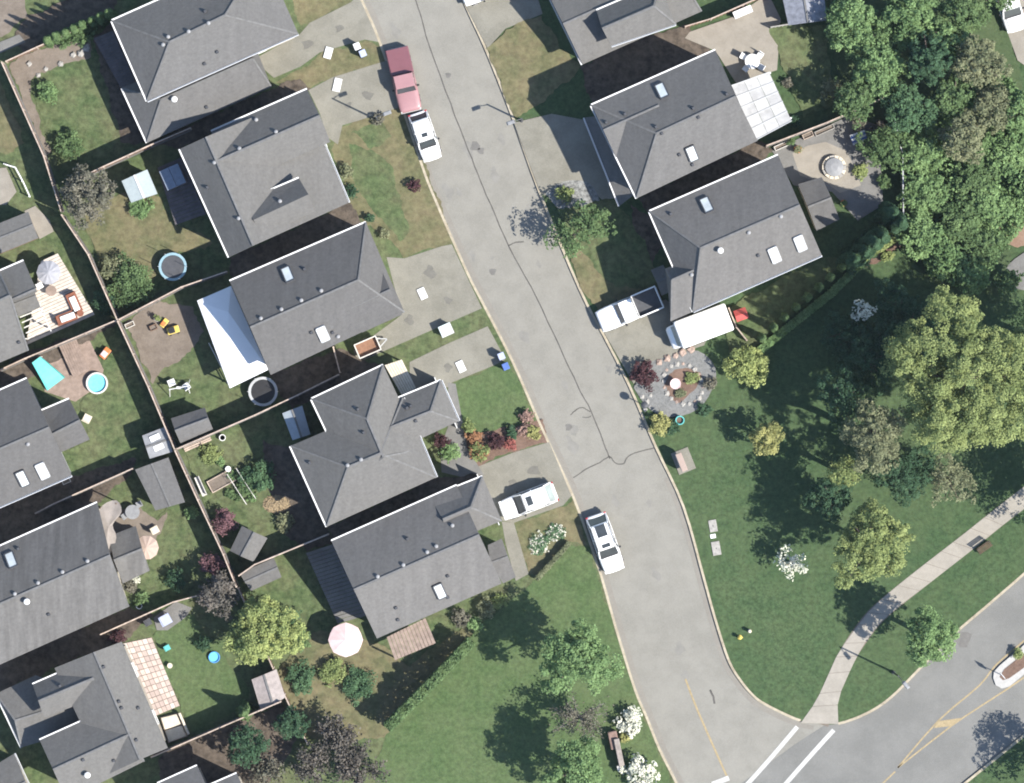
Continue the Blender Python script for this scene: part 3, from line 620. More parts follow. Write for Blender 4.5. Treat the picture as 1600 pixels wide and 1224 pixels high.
house('grey gabled house at the left edge with a pale deck of patio furniture behind it',
  [blk([(-160, 492), (-2, 424), (44, 548), (-115, 615)], [(-138, 532), (16, 462)], [5.3, 5.3, 4.6, 4.6], 6.6),
   blk([(-60, 450), (37, 408), (58, 456), (-40, 502)], [(-42, 496), (56, 452)], 5.0, 6.1),
   blk([(15, 459), (51, 445), (63, 480), (29, 495)], [(22, 476), (56, 463)], 2.9, 3.05, win=False)],
  gut=[(1, 0)], vents=[(28, 535, 'b')], roof=2, side=0)
house('grey gabled house at the left edge with a short back wing beside a turquoise pool',
  [blk([(-130, 668), (42, 592), (112, 743), (-60, 818)], [(-95, 743), (77, 668)], 5.3, 7.2),
   blk([(40, 653), (108, 624), (140, 687), (75, 716)], [(60, 690), (125, 657)], 4.9, 5.9)],
  gut=[(0, 0), (1, 0), (0, 2)], vents=[(46, 694, 'w')], skys=[(35, 747, .72, 1.4), (66, 735, .72, 1.4)], roof=1, side=1)
house('grey gabled house at the left edge with a tan parasol and round patio behind it',
  [blk([(-80, 890), (152, 786), (202, 948), (-25, 1050)], [(-55, 968), (172, 868)], 5.3, 7.2),
   blk([(170, 838), (212, 822), (234, 892), (192, 912)], [(178, 876), (222, 858)], 2.9, 3.9, win=False)],
  gut=[(0, 0)], vents=[(26, 927, 'w'), (62, 910, 'w'), (100, 893, 'w'), (139, 876, 'w'), (45, 939, 'c'), (77, 960, 'b'), (28, 858, 'b')], skys=[(18, 876)], roof=3, side=2)
house('grey house in the lower left corner with two west gables and a paved back patio',
  [blk([(85, 1044), (190, 1003), (262, 1169), (165, 1212)], [(147, 1019), (219, 1187)], 5.2, 6.5, ax='N'),
   blk([(51, 1070), (120, 1040), (145, 1092), (69, 1122)], [(60, 1096), (146, 1060)], 5.1, 6.2),
   blk([(62, 1157), (160, 1113), (225, 1190), (104, 1250)], [(83, 1203), (204, 1147)], 5.15, 6.45),
   blk([(-6, 1084), (54, 1056), (160, 1130), (34, 1168)], [(24, 1126), (140, 1090)], 3.0, 3.7, win=False)],
  gut=[(1, 0), (2, 0), (3, 3)], vents=[(94, 1072, 'b'), (163, 1042, 'b'), (187, 1096, 'b'), (216, 1107, 'b'), (191, 1106, 'b'), (131, 1187, 'b'), (214, 1156, 'b'), (178, 1189, 'b'), (137, 1211, 'c')], roof=2, side=0)
house('grey roof corner cut by the bottom edge of the picture, left of the dark shrubs',
  [blk([(246, 1225), (308, 1197), (350, 1290), (288, 1318)], [(267, 1271), (329, 1243)], 5.2, 6.3), blk([(322, 1230), (370, 1209), (410, 1300), (360, 1320)], [(340, 1275), (390, 1254)], 4.9, 5.8)],
  gut=[(0, 0), (1, 0)], roof=0, side=2)
house('grey porch-roofed house front cut by the left part of the bottom edge',
  [blk([(-40, 1215), (22, 1178), (60, 1260), (-10, 1290)], [(-15, 1250), (40, 1222)], 3.0, 3.8)], gut=[(0, 1)], roof=2, side=0, cat='house')

# ---------------------------------------------------------------- sheds, covers, decks
def shed(label, q, z=2.1, rise=.55, mat=None, ridge='long', wallm=None, name='shed', skyl=(), ends=None, cat='shed', white_ridge=False):
    cx = sum(p[0] for p in q) / 4; cy = sum(p[1] for p in q) / 4; root = thing(name, label, cat, W(cx, cy, 0))
    V = [W(p[0], p[1], z) for p in q]; mid = lambda a, b: (V[a] + V[b]) / 2 + Vector((0, 0, rise))
    if ridge == 'E': r0, r1 = mid(0, 3), mid(1, 2); F = [(1, 0, 4, 5), (3, 2, 5, 4)]
    else: r0, r1 = mid(0, 1), mid(3, 2); F = [(0, 3, 5, 4), (2, 1, 4, 5)]
    A = V + [r0, r1]; n = 6; m = MB()
    m.add(A + [v - Vector((0, 0, .09)) for v in A], F + [tuple(i + n for i in f[::-1]) for f in F]); 
    for f in F:
        for k in range(4): m.f.append((f[k], f[(k + 1) % 4], f[(k + 1) % 4] + n, f[k] + n))
    rf = m.build('roof', mat or ROOFS[0], root)
    m = MB(); m.bar(r0 + Vector((0, 0, .03)), r1 + Vector((0, 0, .03)), .16, .05); m.build('ridge_cap', WHITE if white_ridge else CAP, rf)
    c = sum((v for v in V), Vector()) / 4; I = [v + (c - v).normalized() * .22 for v in V]; wm = wallm or CEDAR
    m = MB(); poly = [(v.x, v.y) for v in I]; m.prism(poly, 0, z - .08)
    for a, b, r in (((3, 0, r0), (1, 2, r1)) if ridge == 'E' else ((0, 1, r0), (2, 3, r1))):
        pr = r + (c - r) * Vector((.0, .0, 0)).x if False else Vector((r.x + (c.x - r.x) * .12, r.y + (c.y - r.y) * .12, r.z - .1))
        m.add([(I[a].x, I[a].y, z - .1), (I[b].x, I[b].y, z - .1), pr], [(0, 1, 2)])
    m.build('wall', wm, root)
    e = (I[2] - I[1]); p = I[1] + e * .5; d = MB().box((p.x, p.y, .95), (.8, .06, 1.9), math.atan2(e.y, e.x)).build('door', plain('shed_door', (.3, .24, .2)), root)
    for x, y in skyl:
        p = W(x, y, z + rise * .7); MB().box((p.x, p.y, z + rise * .75), (.85, .45, .12), .42).build('skylight', WHITE, root)
    return root
shed('grey gabled garden shed against the fence corner, lit south roof slope', [(267, 654), (320, 637), (333, 671), (282, 693)], ridge='E', rise=.75)
shed('small square grey shed with two white roof lights by the back fence', [(222, 681), (258, 667), (270, 706), (234, 717)], mat=MGREY, ridge='E', rise=.12, skyl=((242, 684), (248, 699)))
shed('large flat dark grey lean-to beside the shed with two white roof lights', [(211, 734), (263, 715), (289, 785), (243, 798)], mat=ROOFS[0], ridge='N', rise=.12, z=2.3, name='lean_to')
shed('grey gabled shed turned askew beside the plum-coloured shrub', [(378, 822), (418, 841), (396, 878), (359, 861)], mat=ROOFS[2], ridge='N', rise=.45)
shed('low grey roof tucked behind the fence above the yellow-green tree', [(374, 896), (428, 872), (440, 902), (392, 924)], mat=ROOFS[2], ridge='E', rise=.15, z=2.0)
shed('pale blue-green metal shed with a white ridge line in the back yard', [(190, 283), (230, 265), (246, 303), (205, 317)], mat=plain('pale_green_metal', (.36, .41, .41), .5, var=.08), ridge='N', rise=.2, white_ridge=True, wallm=LGREY)
shed('light blue-grey plastic shed between the fence and the three-winged house', [(441, 646), (472, 634), (485, 679), (457, 688)], mat=plain('blue_grey_plastic', (.32, .36, .39), .5, var=.08), ridge='N', rise=.25, wallm=LGREY)
shed('small grey gabled annex behind the skylit house, next to the round fire pit', [(1247, 288), (1284, 277), (1312, 343), (1276, 361)], ridge='E', rise=.8, z=2.7, mat=ROOFS[1], wallm=SIDE[2], name='annex', cat='annex')
shed('small faded grey-tan shed below the yellow-green tree by the fence', [(393, 1062), (432, 1046), (446, 1090), (408, 1112)], mat=plain('faded_tan_board', (.33, .29, .27), .85, var=.2), ridge='N', rise=.3, z=1.9)
shed('low grey shed roof at the left edge above the pale deck', [(-34, 362), (44, 331), (60, 372), (-18, 404)], mat=ROOFS[2], ridge='E', rise=.3, z=2.3)
# white patio cover behind the third house
t = thing('patio_cover', 'bright white patio cover roof behind the grey gabled house', 'patio cover', W(362, 525))
P = [W(308, 470, 2.7), W(361, 447, 2.75), W(357, 488, 3.35), W(419, 578, 2.85), W(359, 607, 2.7)]
m = MB(); m.add(P + [p - Vector((0, 0, .12)) for p in P], [(1, 0, 2), (0, 4, 2), (4, 3, 2), (3, 1, 2), (5, 6, 7), (9, 5, 7), (8, 9, 7), (6, 8, 7), (0, 1, 6, 5), (1, 3, 8, 6), (3, 4, 9, 8), (4, 0, 5, 9)]); m.build('roof', plain('bright_white_sheet', (.80, .80, .80), .5, var=.02), t)
for x, y in ((312, 472), (362, 602), (356, 452), (334, 537)):
    p = W(x, y); MB().box((p.x + .12, p.y, 1.3), (.12, .12, 2.6)).build('post', WHITE, t)
m = MB(); m.bar(W(326, 536, .9), W(362, 604, .9), .08, .08); m.bar(W(326, 536, .5), W(362, 604, .5), .06, .06); m.build('railing', OFFW, t)
# white slatted cover, east
t = thing('patio_cover', 'white panelled patio cover east of the upper right house', 'patio cover', W(1190, 165)); q = [(1143, 134), (1202, 113), (1237, 189), (1181, 219)]
def bil(q, u, v):
    a = (q[0][0] + (q[1][0] - q[0][0]) * u, q[0][1] + (q[1][1] - q[0][1]) * u); b = (q[3][0] + (q[2][0] - q[3][0]) * u, q[3][1] + (q[2][1] - q[3][1]) * u); return (a[0] + (b[0] - a[0]) * v, a[1] + (b[1] - a[1]) * v)
PANELM = [plain('white_panel', (.43, .43, .42), .5, var=.14, scale=1.6), plain('pale_grey_panel', (.36, .36, .355), .5, var=.18, scale=1.6)]
for i in range(3):
    for j in range(5):
        c4 = [bil(q, (i + a) / 3, (j + b) / 5) for a, b in ((.01, .02), (.985, .02), (.985, .97), (.01, .97))]; zz = [2.75 - .1 * i] * 4
        m = MB(); V = [W(x, y, 2.85 - .12 * (i + (1 if k in (1, 2) else 0))) for k, (x, y) in enumerate(c4)]
        m.add(V + [v - Vector((0, 0, .04)) for v in V], [(3, 2, 1, 0), (4, 5, 6, 7), (0, 1, 5, 4), (1, 2, 6, 5), (2, 3, 7, 6), (3, 0, 4, 7)]); m.build('panel', PANELM[1 if (i * 7 + j * 3) % 5 < 2 else 0], t)
for j in range(6):
    m = MB(); m.bar(W(*bil(q, 0, j / 5), 2.86), W(*bil(q, 1, j / 5), 2.50), .07, .10); m.build('rafter', LGREY, t)
for u, v in ((.96, .04), (.96, .96), (.5, .97), (.5, .03)):
    p = W(*bil(q, u, v)); MB().box((p.x, p.y, 1.2), (.12, .12, 2.4)).build('post', WHITE, t)
def boards(label, q, z, nb, mat, name, cat, posts=True, along='u', th=.05):
    t = thing(name, label, cat, W(sum(p[0] for p in q) / 4, sum(p[1] for p in q) / 4))
    for i in range(nb):
        a, b = (i + .06) / nb, (i + .94) / nb
        c4 = [bil(q, *(uv if along == 'v' else uv[::-1])) for uv in ((0, a), (1, a), (1, b), (0, b))]
        MB().prism([(v.x, v.y) for v in Wp(c4, z)], z - th, z + RND.uniform(-.006, .006)).build('plank', mat, t)
    m = MB()
    for k in (.08, .5, .92):
        m.bar(W(*(bil(q, k, .02) if along == 'v' else bil(q, .02, k)), z - .13), W(*(bil(q, k, .98) if along == 'v' else bil(q, .98, k)), z - .13), .09, .14)
    m.build('joist', CEDAR, t)
    if posts:
        for u, v in ((.05, .06), (.95, .06), (.95, .94), (.05, .94)):
            p = W(*bil(q, u, v)); MB().box((p.x, p.y, (z - .2) / 2), (.12, .12, z - .2)).build('post', CEDAR, t)
    return t
boards('brown wooden porch cover beside the hedge, south of the gabled house', [(604, 996), (665, 966), (681, 1005), (617, 1032)], 2.6, 12, DECKW, 'porch_cover', 'porch cover')
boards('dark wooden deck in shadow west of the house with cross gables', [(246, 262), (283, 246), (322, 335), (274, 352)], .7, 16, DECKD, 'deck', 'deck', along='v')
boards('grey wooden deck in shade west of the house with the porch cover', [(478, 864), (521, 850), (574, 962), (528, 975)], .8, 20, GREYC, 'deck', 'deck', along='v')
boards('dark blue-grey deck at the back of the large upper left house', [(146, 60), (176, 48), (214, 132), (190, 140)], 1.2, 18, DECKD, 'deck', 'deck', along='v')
d = boards('pale wooden deck with red-framed loungers at the left edge', [(64, 408), (90, 396), (148, 492), (40, 540)], .5, 22, PALEW, 'deck', 'deck', along='v')
boards('cream balcony deck on the corner of the three-winged house', [(601, 571), (628, 562), (650, 606), (630, 622)], 2.9, 7, CREAM, 'balcony', 'balcony', along='u')
t = thing('pergola', 'white slatted pergola beside the pale deck at the left edge', 'pergola', W(50, 500))
for i in range(6):
    a, b = (28 + i * 3.2, 488 + i * 8.2), (64 + i * 2.6, 474 + i * 7.6); m = MB(); m.bar(W(*a, 2.5), W(*b, 2.5), .09, .16); m.build('slat', OFFW, t)
m = MB(); m.bar(W(60, 472, 2.4), W(80, 518, 2.4), .1, .16); m.build('beam', OFFW, t)
for x, y in ((62, 477), (78, 513), (31, 490), (45, 530)): p = W(x, y); MB().box((p.x, p.y, 1.2), (.1, .1, 2.4)).build('post', OFFW, t)
# paver patio, lower left
t = struct(MB().prism([(v.x, v.y) for v in Wp([(190, 1006), (237, 996), (281, 1103), (243, 1119)])], 0, .05).build('patio', SOIL))
PAV = [plain('paver_pink_%d' % i, c, .85, var=.1) for i, c in enumerate(((.47, .38, .33), (.54, .45, .39), (.42, .34, .30), (.57, .50, .44)))]
for i in range(6):
    for j in range(13):
        c4 = [bil([(190, 1006), (237, 996), (281, 1103), (243, 1119)], (i + a) / 6, (j + b + (.5 if i % 2 else 0) * 0) / 13) for a, b in ((.05, .05), (.95, .05), (.95, .95), (.05, .95))]
        MB().prism([(v.x, v.y) for v in Wp(c4)], .03, .078 + RND.uniform(0, .012)).build('paver', RND.choice(PAV), t)
bn = [(250, 1121), (278, 1114), (294, 1150), (263, 1161)]
t = thing('daybed', 'cream cushioned daybed at the end of the paved patio', 'daybed', W(271, 1137))
MB().prism([(v.x, v.y) for v in Wp(bn)], .02, .28).build('base', DECKW, t)
for k in range(2):
    c4 = [bil(bn, u, (k + v) / 2) for u, v in ((.05, .04), (.95, .04), (.95, .96), (.05, .96))]; bevel(MB().prism([(v.x, v.y) for v in Wp(c4)], .28, .46).build('cushion', CREAM, t), .06)
m = MB(); m.bar(W(280, 1114, .55), W(295, 1148, .55), .2, .45); bevel(m.build('backrest', CREAM, t), .06)
# grey curved shade cover over the round patio
t = thing('shade_sail', 'faded grey-tan curved shade cover at the end of the gabled house', 'shade sail', W(165, 832))
out = smoothline([(150, 812), (160, 790), (182, 782), (190, 800), (176, 820), (182, 840), (172, 866), (162, 862), (152, 838), (150, 812)], 3)[:-1]
m = MB(); vt = [W(x, y, 3.1 + .25 * math.sin(x * .09 + y * .05)) for x, y in out]; c = sum((v for v in vt), Vector()) / len(vt); c.z = 3.25; n = len(vt)
m.add(vt + [c] + [v - Vector((0, 0, .04)) for v in vt] + [c - Vector((0, 0, .04))], [(i, (i + 1) % n, n) for i in range(n)] + [(n + 1 + (i + 1) % n, n + 1 + i, 2 * n + 1) for i in range(n)] + [(i, n + 1 + i, n + 1 + (i + 1) % n, (i + 1) % n) for i in range(n)])
m.build('canopy', plain('shade_canvas', (.30, .265, .235), .9, var=.18, scale=1.5), t)
for x, y in ((158, 793), (186, 786), (180, 838), (168, 862)): p = W(x, y); MB().box((p.x, p.y, 1.5), (.09, .09, 3.0)).build('post', CEDAR, t)

# ---------------------------------------------------------------- fences and hedges
BOARD = {}
def fence(label, pts, h=1.8, capm=None, mat=None, name='fence', cat='fence', base=0.0):
    capm = capm or CEDARL; mat = mat or CEDAR; root = thing(name, label, cat, W(*pts[0]))
    for a, b in zip(pts, pts[1:]):
        A, B_ = W(*a), W(*b); L = (B_ - A).length; n = max(1, round(L / 2.4)); d = (B_ - A) / n; rz = math.atan2(d.y, d.x); u = d.normalized()
        key = (round(d.length, 2), mat.name, h)
        if key not in BOARD:
            m = MB(); k = int(d.length / .15); w = d.length / k
            for i in range(k): m.box(((i + .5) * w, (.018 if i % 2 else -.018), h / 2 - .03), (w * 1.04, .022, h - .12))
            o = m.build('panel_source', mat, local=True); p_ = o.data; bpy.data.objects.remove(o)
            m = MB(); m.box((d.length / 2, 0, h - .03), (d.length, .10, .05)); o = m.build('rail_source', capm, local=True); r_ = o.data; bpy.data.objects.remove(o)
            BOARD[key] = (p_, r_)
        for i in range(n):
            p = A + d * i - root.location; link('panel', BOARD[key][0], root, (p.x, p.y, base), rz); link('rail', BOARD[key][1], root, (p.x, p.y, base), rz)
            if base: MB().bar(A + d * i + Vector((0, 0, base / 2 - .02)), A + d * (i + .985) + Vector((0, 0, base / 2 - .02)), .16, base + .04).build('added_base_wall', GREYC, root)  # added wall, lifts the fence so its shadow falls wider
            MB().box(tuple(A + d * i + Vector((0, 0, base + h / 2))), (.11, .11, h + .06), rz).build('post', capm, root)
    MB().box(tuple(W(*pts[-1]) + Vector((0, 0, base + h / 2))), (.11, .11, h + .06)).build('post', capm, root)
    return root
fence('long wooden back fence, upper stretch beside the soil bed', [(8, 101), (73, 246), (100, 332)], base=1.0)
fence('long wooden back fence, shaded stretch past the dry back yard', [(101, 338), (142, 399), (187, 500)], base=1.0)
fence('long wooden back fence, stretch beside the dirt yard and grey sheds', [(188, 503), (235, 604), (276, 701)], base=1.0)
fence('long wooden back fence, stretch beside the kitchen garden and plum shrubs', [(277, 704), (312, 780), (352, 865), (372, 915)], base=1.0)
fence('wooden back fence running behind the yellow-green tree to the dark shrubs', [(374, 918), (446, 1084), (482, 1161)])
fence('short sunlit wooden fence above the soil bed in the upper left', [(12, 98), (60, 76), (142, 40)], 1.5)
fence('wooden fence between the upper left lawn and the blue-green shed', [(108, 290), (165, 263), (239, 229), (300, 203)], base=0.7)
fence('wooden fence between the blue trampoline and the dirt yard', [(190, 500), (215, 487), (286, 450), (356, 426)], base=0.7)
fence('wooden fence between the white patio cover and the kitchen garden', [(280, 701), (400, 649), (466, 618), (530, 586)], base=0.7)
fence('short wooden fence closing the gap beside the brown trailer', [(522, 543), (532, 582)])
fence('wooden fence south of the kitchen garden shed', [(376, 898), (400, 881), (514, 834)], base=0.7)
fence('wooden fence between the pale deck and the turquoise slide', [(184, 502), (43, 561), (-20, 590)], base=0.7)
fence('wooden fence north of the house with the tan parasol', [(60, 801), (89, 786), (210, 732)], base=0.7)
fence('wooden fence north of the paved patio in the lower left', [(160, 990), (272, 940), (370, 914)])
fence('wooden fence south of the green lawn in the lower left', [(240, 1180), (372, 1123), (440, 1094)], base=0.7)
fence('reddish wooden fence above the sandy yard in the upper right', [(1070, 44), (1110, 32), (1210, -12)], 1.8, mat=plain('red_cedar', (.24, .12, .075), .85, var=.3))
fence('wooden fence between the white patio cover and the sandy fire-pit patio', [(1196, 230), (1290, 194), (1386, 152)], base=0.7)
fence('grey slatted fence along the edge of the wood by the fire-pit yard', [(1388, 158), (1408, 245), (1409, 336)], capm=LGREY)
fence('low sunlit fence at the top of the sandy yard in the upper right', [(1204, 44), (1290, 30)], 1.0, capm=STONEG, mat=STONEG)
t = thing('white_railing', 'thin white railing around the tan patio at the left edge', 'railing', W(10, 258))
rp = [(8, 257), (24, 262), (36, 284), (47, 308)]; m = MB()
for a, b in zip(rp, rp[1:]): m.bar(W(*a, .95), W(*b, .95), .10, .06); m.bar(W(*a, .4), W(*b, .4), .05, .05)
m.build('rail', WHITE, t)
for p in rp: q_ = W(*p); MB().box((q_.x, q_.y, .5), (.08, .08, 1.0)).build('post', WHITE, t)

NPR = np.random.default_rng(11)
def leaf_mesh(name, pts, nrm, size, mat, rng, aspect=1.0):
    """many small leaf-sized quads around points with the given normals"""
    n = len(pts); t = rng.normal(size=(n, 3)); t -= nrm * (t * nrm).sum(1)[:, None]; t /= np.linalg.norm(t, axis=1)[:, None] + 1e-9; b = np.cross(nrm, t)
    s = (size * rng.uniform(.6, 1.35, n))[:, None]
    tip = pts + t * s * .75; q = np.empty((n, 4, 3)); q[:, 0] = pts - t * s * .75; q[:, 1] = pts + b * s * .5 * aspect - nrm * s * .12; q[:, 2] = tip; q[:, 3] = pts - b * s * .5 * aspect - nrm * s * .12
    me = bpy.data.meshes.new(name); me.vertices.add(n * 4); me.vertices.foreach_set('co', q.reshape(-1).astype(np.float32)); me.loops.add(n * 4); me.loops.foreach_set('vertex_index', np.arange(n * 4, dtype=np.int32))
    me.polygons.add(n); me.polygons.foreach_set('loop_start', np.arange(0, n * 4, 4, dtype=np.int32)); me.polygons.foreach_set('loop_total', np.full(n, 4, dtype=np.int32)); me.update(); me.validate(); me.materials.append(mat); return me
def clump_points(r, rz, zc, n_leaf, rng, clump=.26, rough=.2, dome=True, squash=(1, 1)):
    k = int(min(520, max(12, 4.6 / clump ** 2))); th = rng.uniform(0, 2 * np.pi, k); u = rng.uniform(-.35 if dome else -1, 1, k); rad = rng.uniform(.08, 1, k) ** .5
    ph = rng.uniform(0, 6.28, 3); out = 1 + rough * (np.sin(2 * th + ph[0]) * .4 + np.sin(3 * th + ph[1]) * .4 + np.sin(5 * th + ph[2]) * .35)
    hr = np.sqrt(np.clip(1 - u * u, 0, 1)) * rad * out; c = np.stack([hr * np.cos(th) * r * squash[0], hr * np.sin(th) * r * squash[1], u * rad * rz], 1) * (1 - clump * .45)
    cr = clump * r * rng.uniform(.6, 1.3, k); idx = rng.integers(0, k, n_leaf); d = rng.normal(size=(n_leaf, 3)); d[:, 2] += .35; d /= np.linalg.norm(d, axis=1)[:, None]
    rr = rng.uniform(.25, 1, n_leaf) ** .5; p = c[idx] + d * (cr[idx] * rr)[:, None] * np.array([1, 1, .75]); p[:, 2] += zc
    nr = d * .45 + rng.normal(size=(n_leaf, 3)) * .3; nr[:, 2] += .75; nr /= np.linalg.norm(nr, axis=1)[:, None]; p[:, 2] = np.maximum(p[:, 2], .04); return p, nr, c + np.array([0, 0, zc])
SEED = [100]
def limbs(m, top, ends, r0, rng):
    for e in ends:
        a = Vector((0, 0, top * rng.uniform(.55, 1.0))); b = Vector(e); mid = a.lerp(b, .5) + Vector((0, 0, .12 * (b - a).length)); m.tube([a, mid, b], [r0 * .5, r0 * .3, r0 * .08], 5)
def tree(px, py, rpx, h, kind, label, cat='tree', name='tree', dens=300, leaf=.135, clump=.2, rough=.25, trunk=.28, flat=.42, squash=(1, 1), group=None, bare=0.0, bark=None, extra=None):
    """px, py: where the crown is seen; the trunk stands below it"""
    SEED[0] += 1; rng = np.random.default_rng(SEED[0]); rz = h * flat; zc = h - rz; base = W(px, py, zc); base.z = 0
    root = thing(name, label, cat, base, group=group); r = rpx * S
    n = int(dens * math.pi * r * r * squash[0] * squash[1]) + 60; p, nr, cl = clump_points(r, rz, zc, n, rng, clump, rough, True, squash)
    m = MB(); tr = max(.05, .035 * h); m.tube([(0, 0, -.05), (.03, .02, h * trunk), (rng.uniform(-.1, .1), rng.uniform(-.1, .1), zc + rz * .3)], [tr, tr * .75, tr * .35], 7)
    limbs(m, zc, cl[:10], tr, rng); m.build('trunk', bark or BARK, root, local=True)
    cr = link('crown', leaf_mesh('crown', p, nr, leaf, LEAF[kind], rng), root)
    if extra:
        k2, frac = extra; n2 = int(n * frac); p2, nr2, _ = clump_points(r * .97, rz, zc + .1, n2, rng, clump * .6, rough, True, squash); cr2 = link('blossom', leaf_mesh('blossom', p2, nr2, leaf * .9, LEAF[k2], rng), root)
    return root
def shrub(px, py, rpx, h, kind, label, cat='shrub', name='shrub', dens=330, leaf=.115, clump=.26, rough=.2, group=None, squash=(1, 1), extra=None):
    SEED[0] += 1; rng = np.random.default_rng(SEED[0]); root = thing(name, label, cat, W(px, py, 0), group=group); r = rpx * S
    n = int(dens * math.pi * r * r * squash[0] * squash[1]) + 50; p, nr, cl = clump_points(r, h * .5, h * .5, n, rng, clump, rough, False, squash)
    m = MB()
    for e in cl[:7]: m.tube([(0, 0, -.04), Vector(e) * .5 + Vector((0, 0, .05)), Vector(e)], [.035, .025, .01], 4)
    m.build('stems', BARK, root, local=True); link('foliage', leaf_mesh('foliage', p, nr, leaf, LEAF[kind], rng), root)
    if extra:
        p2, nr2, _ = clump_points(r, h * .5, h * .55, int(n * extra[1]), rng, clump * .6, rough, False, squash); link('flowers', leaf_mesh('flowers', p2, nr2, leaf, LEAF[extra[0]], rng), root)['kind'] = 'stuff'
    return root
def cedar(px, py, rpx, h, kind, label, group=None, name='cedar', cat='cedar', base_at_ground=True):
    SEED[0] += 1; rng = np.random.default_rng(SEED[0]); root = thing(name, label, cat, W(px, py, 0), group=group); r = rpx * S; n = int(900 * r * h / 1.4)
    u = rng.uniform(0, 1, n) ** 1.25; th = rng.uniform(0, 6.283, n); rr = r * (1 - u) ** .75 * (.55 + .45 * rng.uniform(0, 1, n)) * (1 + .2 * np.sin(4 * th + 9 * u)) + .03; p = np.stack([rr * np.cos(th), rr * np.sin(th), .12 + u * (h - .12)], 1)
    nr = np.stack([np.cos(th), np.sin(th), np.full(n, .7)], 1) + rng.normal(size=(n, 3)) * .35; nr /= np.linalg.norm(nr, axis=1)[:, None]
    MB().tube([(0, 0, -.04), (0, 0, h * .5), (0, 0, h * .95)], [.07, .05, .01], 6).build('trunk', BARK, root, local=True); link('crown', leaf_mesh('crown', p, nr, .15, LEAF[kind], rng), root); return root
def bare_tree(px, py, rpx, h, label, mat, kind=None, name='bare_tree', cat='tree', nb=26, dens=25, leaf=.18):
    SEED[0] += 1; rng = np.random.default_rng(SEED[0]); root = thing(name, label, cat, W(px, py, 0)); r = rpx * S; m = MB(); tips = []
    m.tube([(0, 0, -.05), (.02, .03, h * .35), (0, 0, h * .6)], [.13, .1, .05], 7)
    for i in range(nb):
        t = rng.uniform(0, 6.283); e = rng.uniform(.45, 1.0); z0 = h * rng.uniform(.2, .55); tip = Vector((math.cos(t) * r * e, math.sin(t) * r * e, h * rng.uniform(.55, 1.0)))
        a = Vector((0, 0, z0)); mid = a.lerp(tip, .5) + Vector((rng.uniform(-.15, .15), rng.uniform(-.15, .15), .1)); m.tube([a, mid, tip], [.06, .04, .012], 4); tips.append(tip)
        for k in range(5):
            q_ = mid.lerp(tip, rng.uniform(0, .9)); m.tube([q_, q_ + Vector((rng.uniform(-.5, .5), rng.uniform(-.5, .5), rng.uniform(0, .4)))], [.022, .008], 3)
    m.build('trunk_and_branches', mat, root, local=True)
    if kind:
        n = int(dens * math.pi * r * r); i = rng.integers(0, nb, n); T = np.array([tuple(v) for v in tips]); k = rng.uniform(.3, 1.05, n)[:, None]; p = T[i] * np.concatenate([k, k, np.ones_like(k)], 1) + rng.normal(size=(n, 3)) * .22
        nr = rng.normal(size=(n, 3)); nr[:, 2] += .8; nr /= np.linalg.norm(nr, axis=1)[:, None]; p[:, 2] = np.maximum(p[:, 2], .05); link('crown', leaf_mesh('crown', p, nr, leaf, LEAF[kind], rng), root)
    return root
def hedge(label, pts, w, h, kind, name='hedge', leaf=.15, dens=260, lump=.35):
    SEED[0] += 1; rng = np.random.default_rng(SEED[0]); root = thing(name, label, 'hedge', W(*pts[0])); P = [W(*p) for p in pts]; p_, n_ = [], []; m = MB()
    for a, b in zip(P, P[1:]):
        L = (b - a).length; u = (b - a) / L; v = Vector((-u.y, u.x, 0)); n = int(dens * L * (w + h)); s = rng.uniform(0, L, n); hh = h * (1 + .12 * np.sin(s * 2.1) * lump * 2 + .08 * np.sin(s * 5.3)); c = rng.uniform(-1, 1, n); top = rng.uniform(0, 1, n) < w / (w + h) * 1.6
        z = np.where(top, hh * rng.uniform(.86, 1, n), hh * rng.uniform(.05, .95, n)); o = np.where(top, c * w / 2, np.sign(c) * w / 2 * rng.uniform(.7, 1.1, n))
        q = np.stack([a.x - P[0].x + u.x * s + v.x * o, a.y - P[0].y + u.y * s + v.y * o, z], 1); nr = np.stack([v.x * np.sign(o) * np.where(top, .2, 1), v.y * np.sign(o) * np.where(top, .2, 1), np.where(top, 1, .3)], 1) + rng.normal(size=(n, 3)) * .35
        p_.append(q); n_.append(nr / np.linalg.norm(nr, axis=1)[:, None])
        k = int(L / .7)
        for i in range(k): c0 = a + u * (L * (i + .5) / k) - P[0]; m.tube([c0 - Vector((0, 0, .04)), c0 + Vector((0, 0, h * .6)), c0 + Vector((0, 0, h * .9))], [.05, .035, .01], 4)
    m.build('stems', BARK, root, local=True); link('foliage', leaf_mesh('foliage', np.concatenate(p_), np.concatenate(n_), leaf, LEAF[kind], rng), root); return root
hedge('long straight clipped hedge running down to the dark shrubs', [(606, 1134), (668, 1072), (737, 1000)], .8, 3.0, 'green')
hedge('low dark hedge edging the lawn below the white car driveway', [(838, 905), (865, 876), (890, 848)], .35, .7, 'brown')
hedge('pale green hedge between the cedars and the shaded park lawn', [(1182, 552), (1240, 505), (1300, 457), (1345, 412)], .6, .7, 'bright')
hedge('yellowish hedge top at the edge of the wood below the fire-pit yard', [(1340, 405), (1382, 378), (1420, 352)], 1.0, 1.5, 'olive')

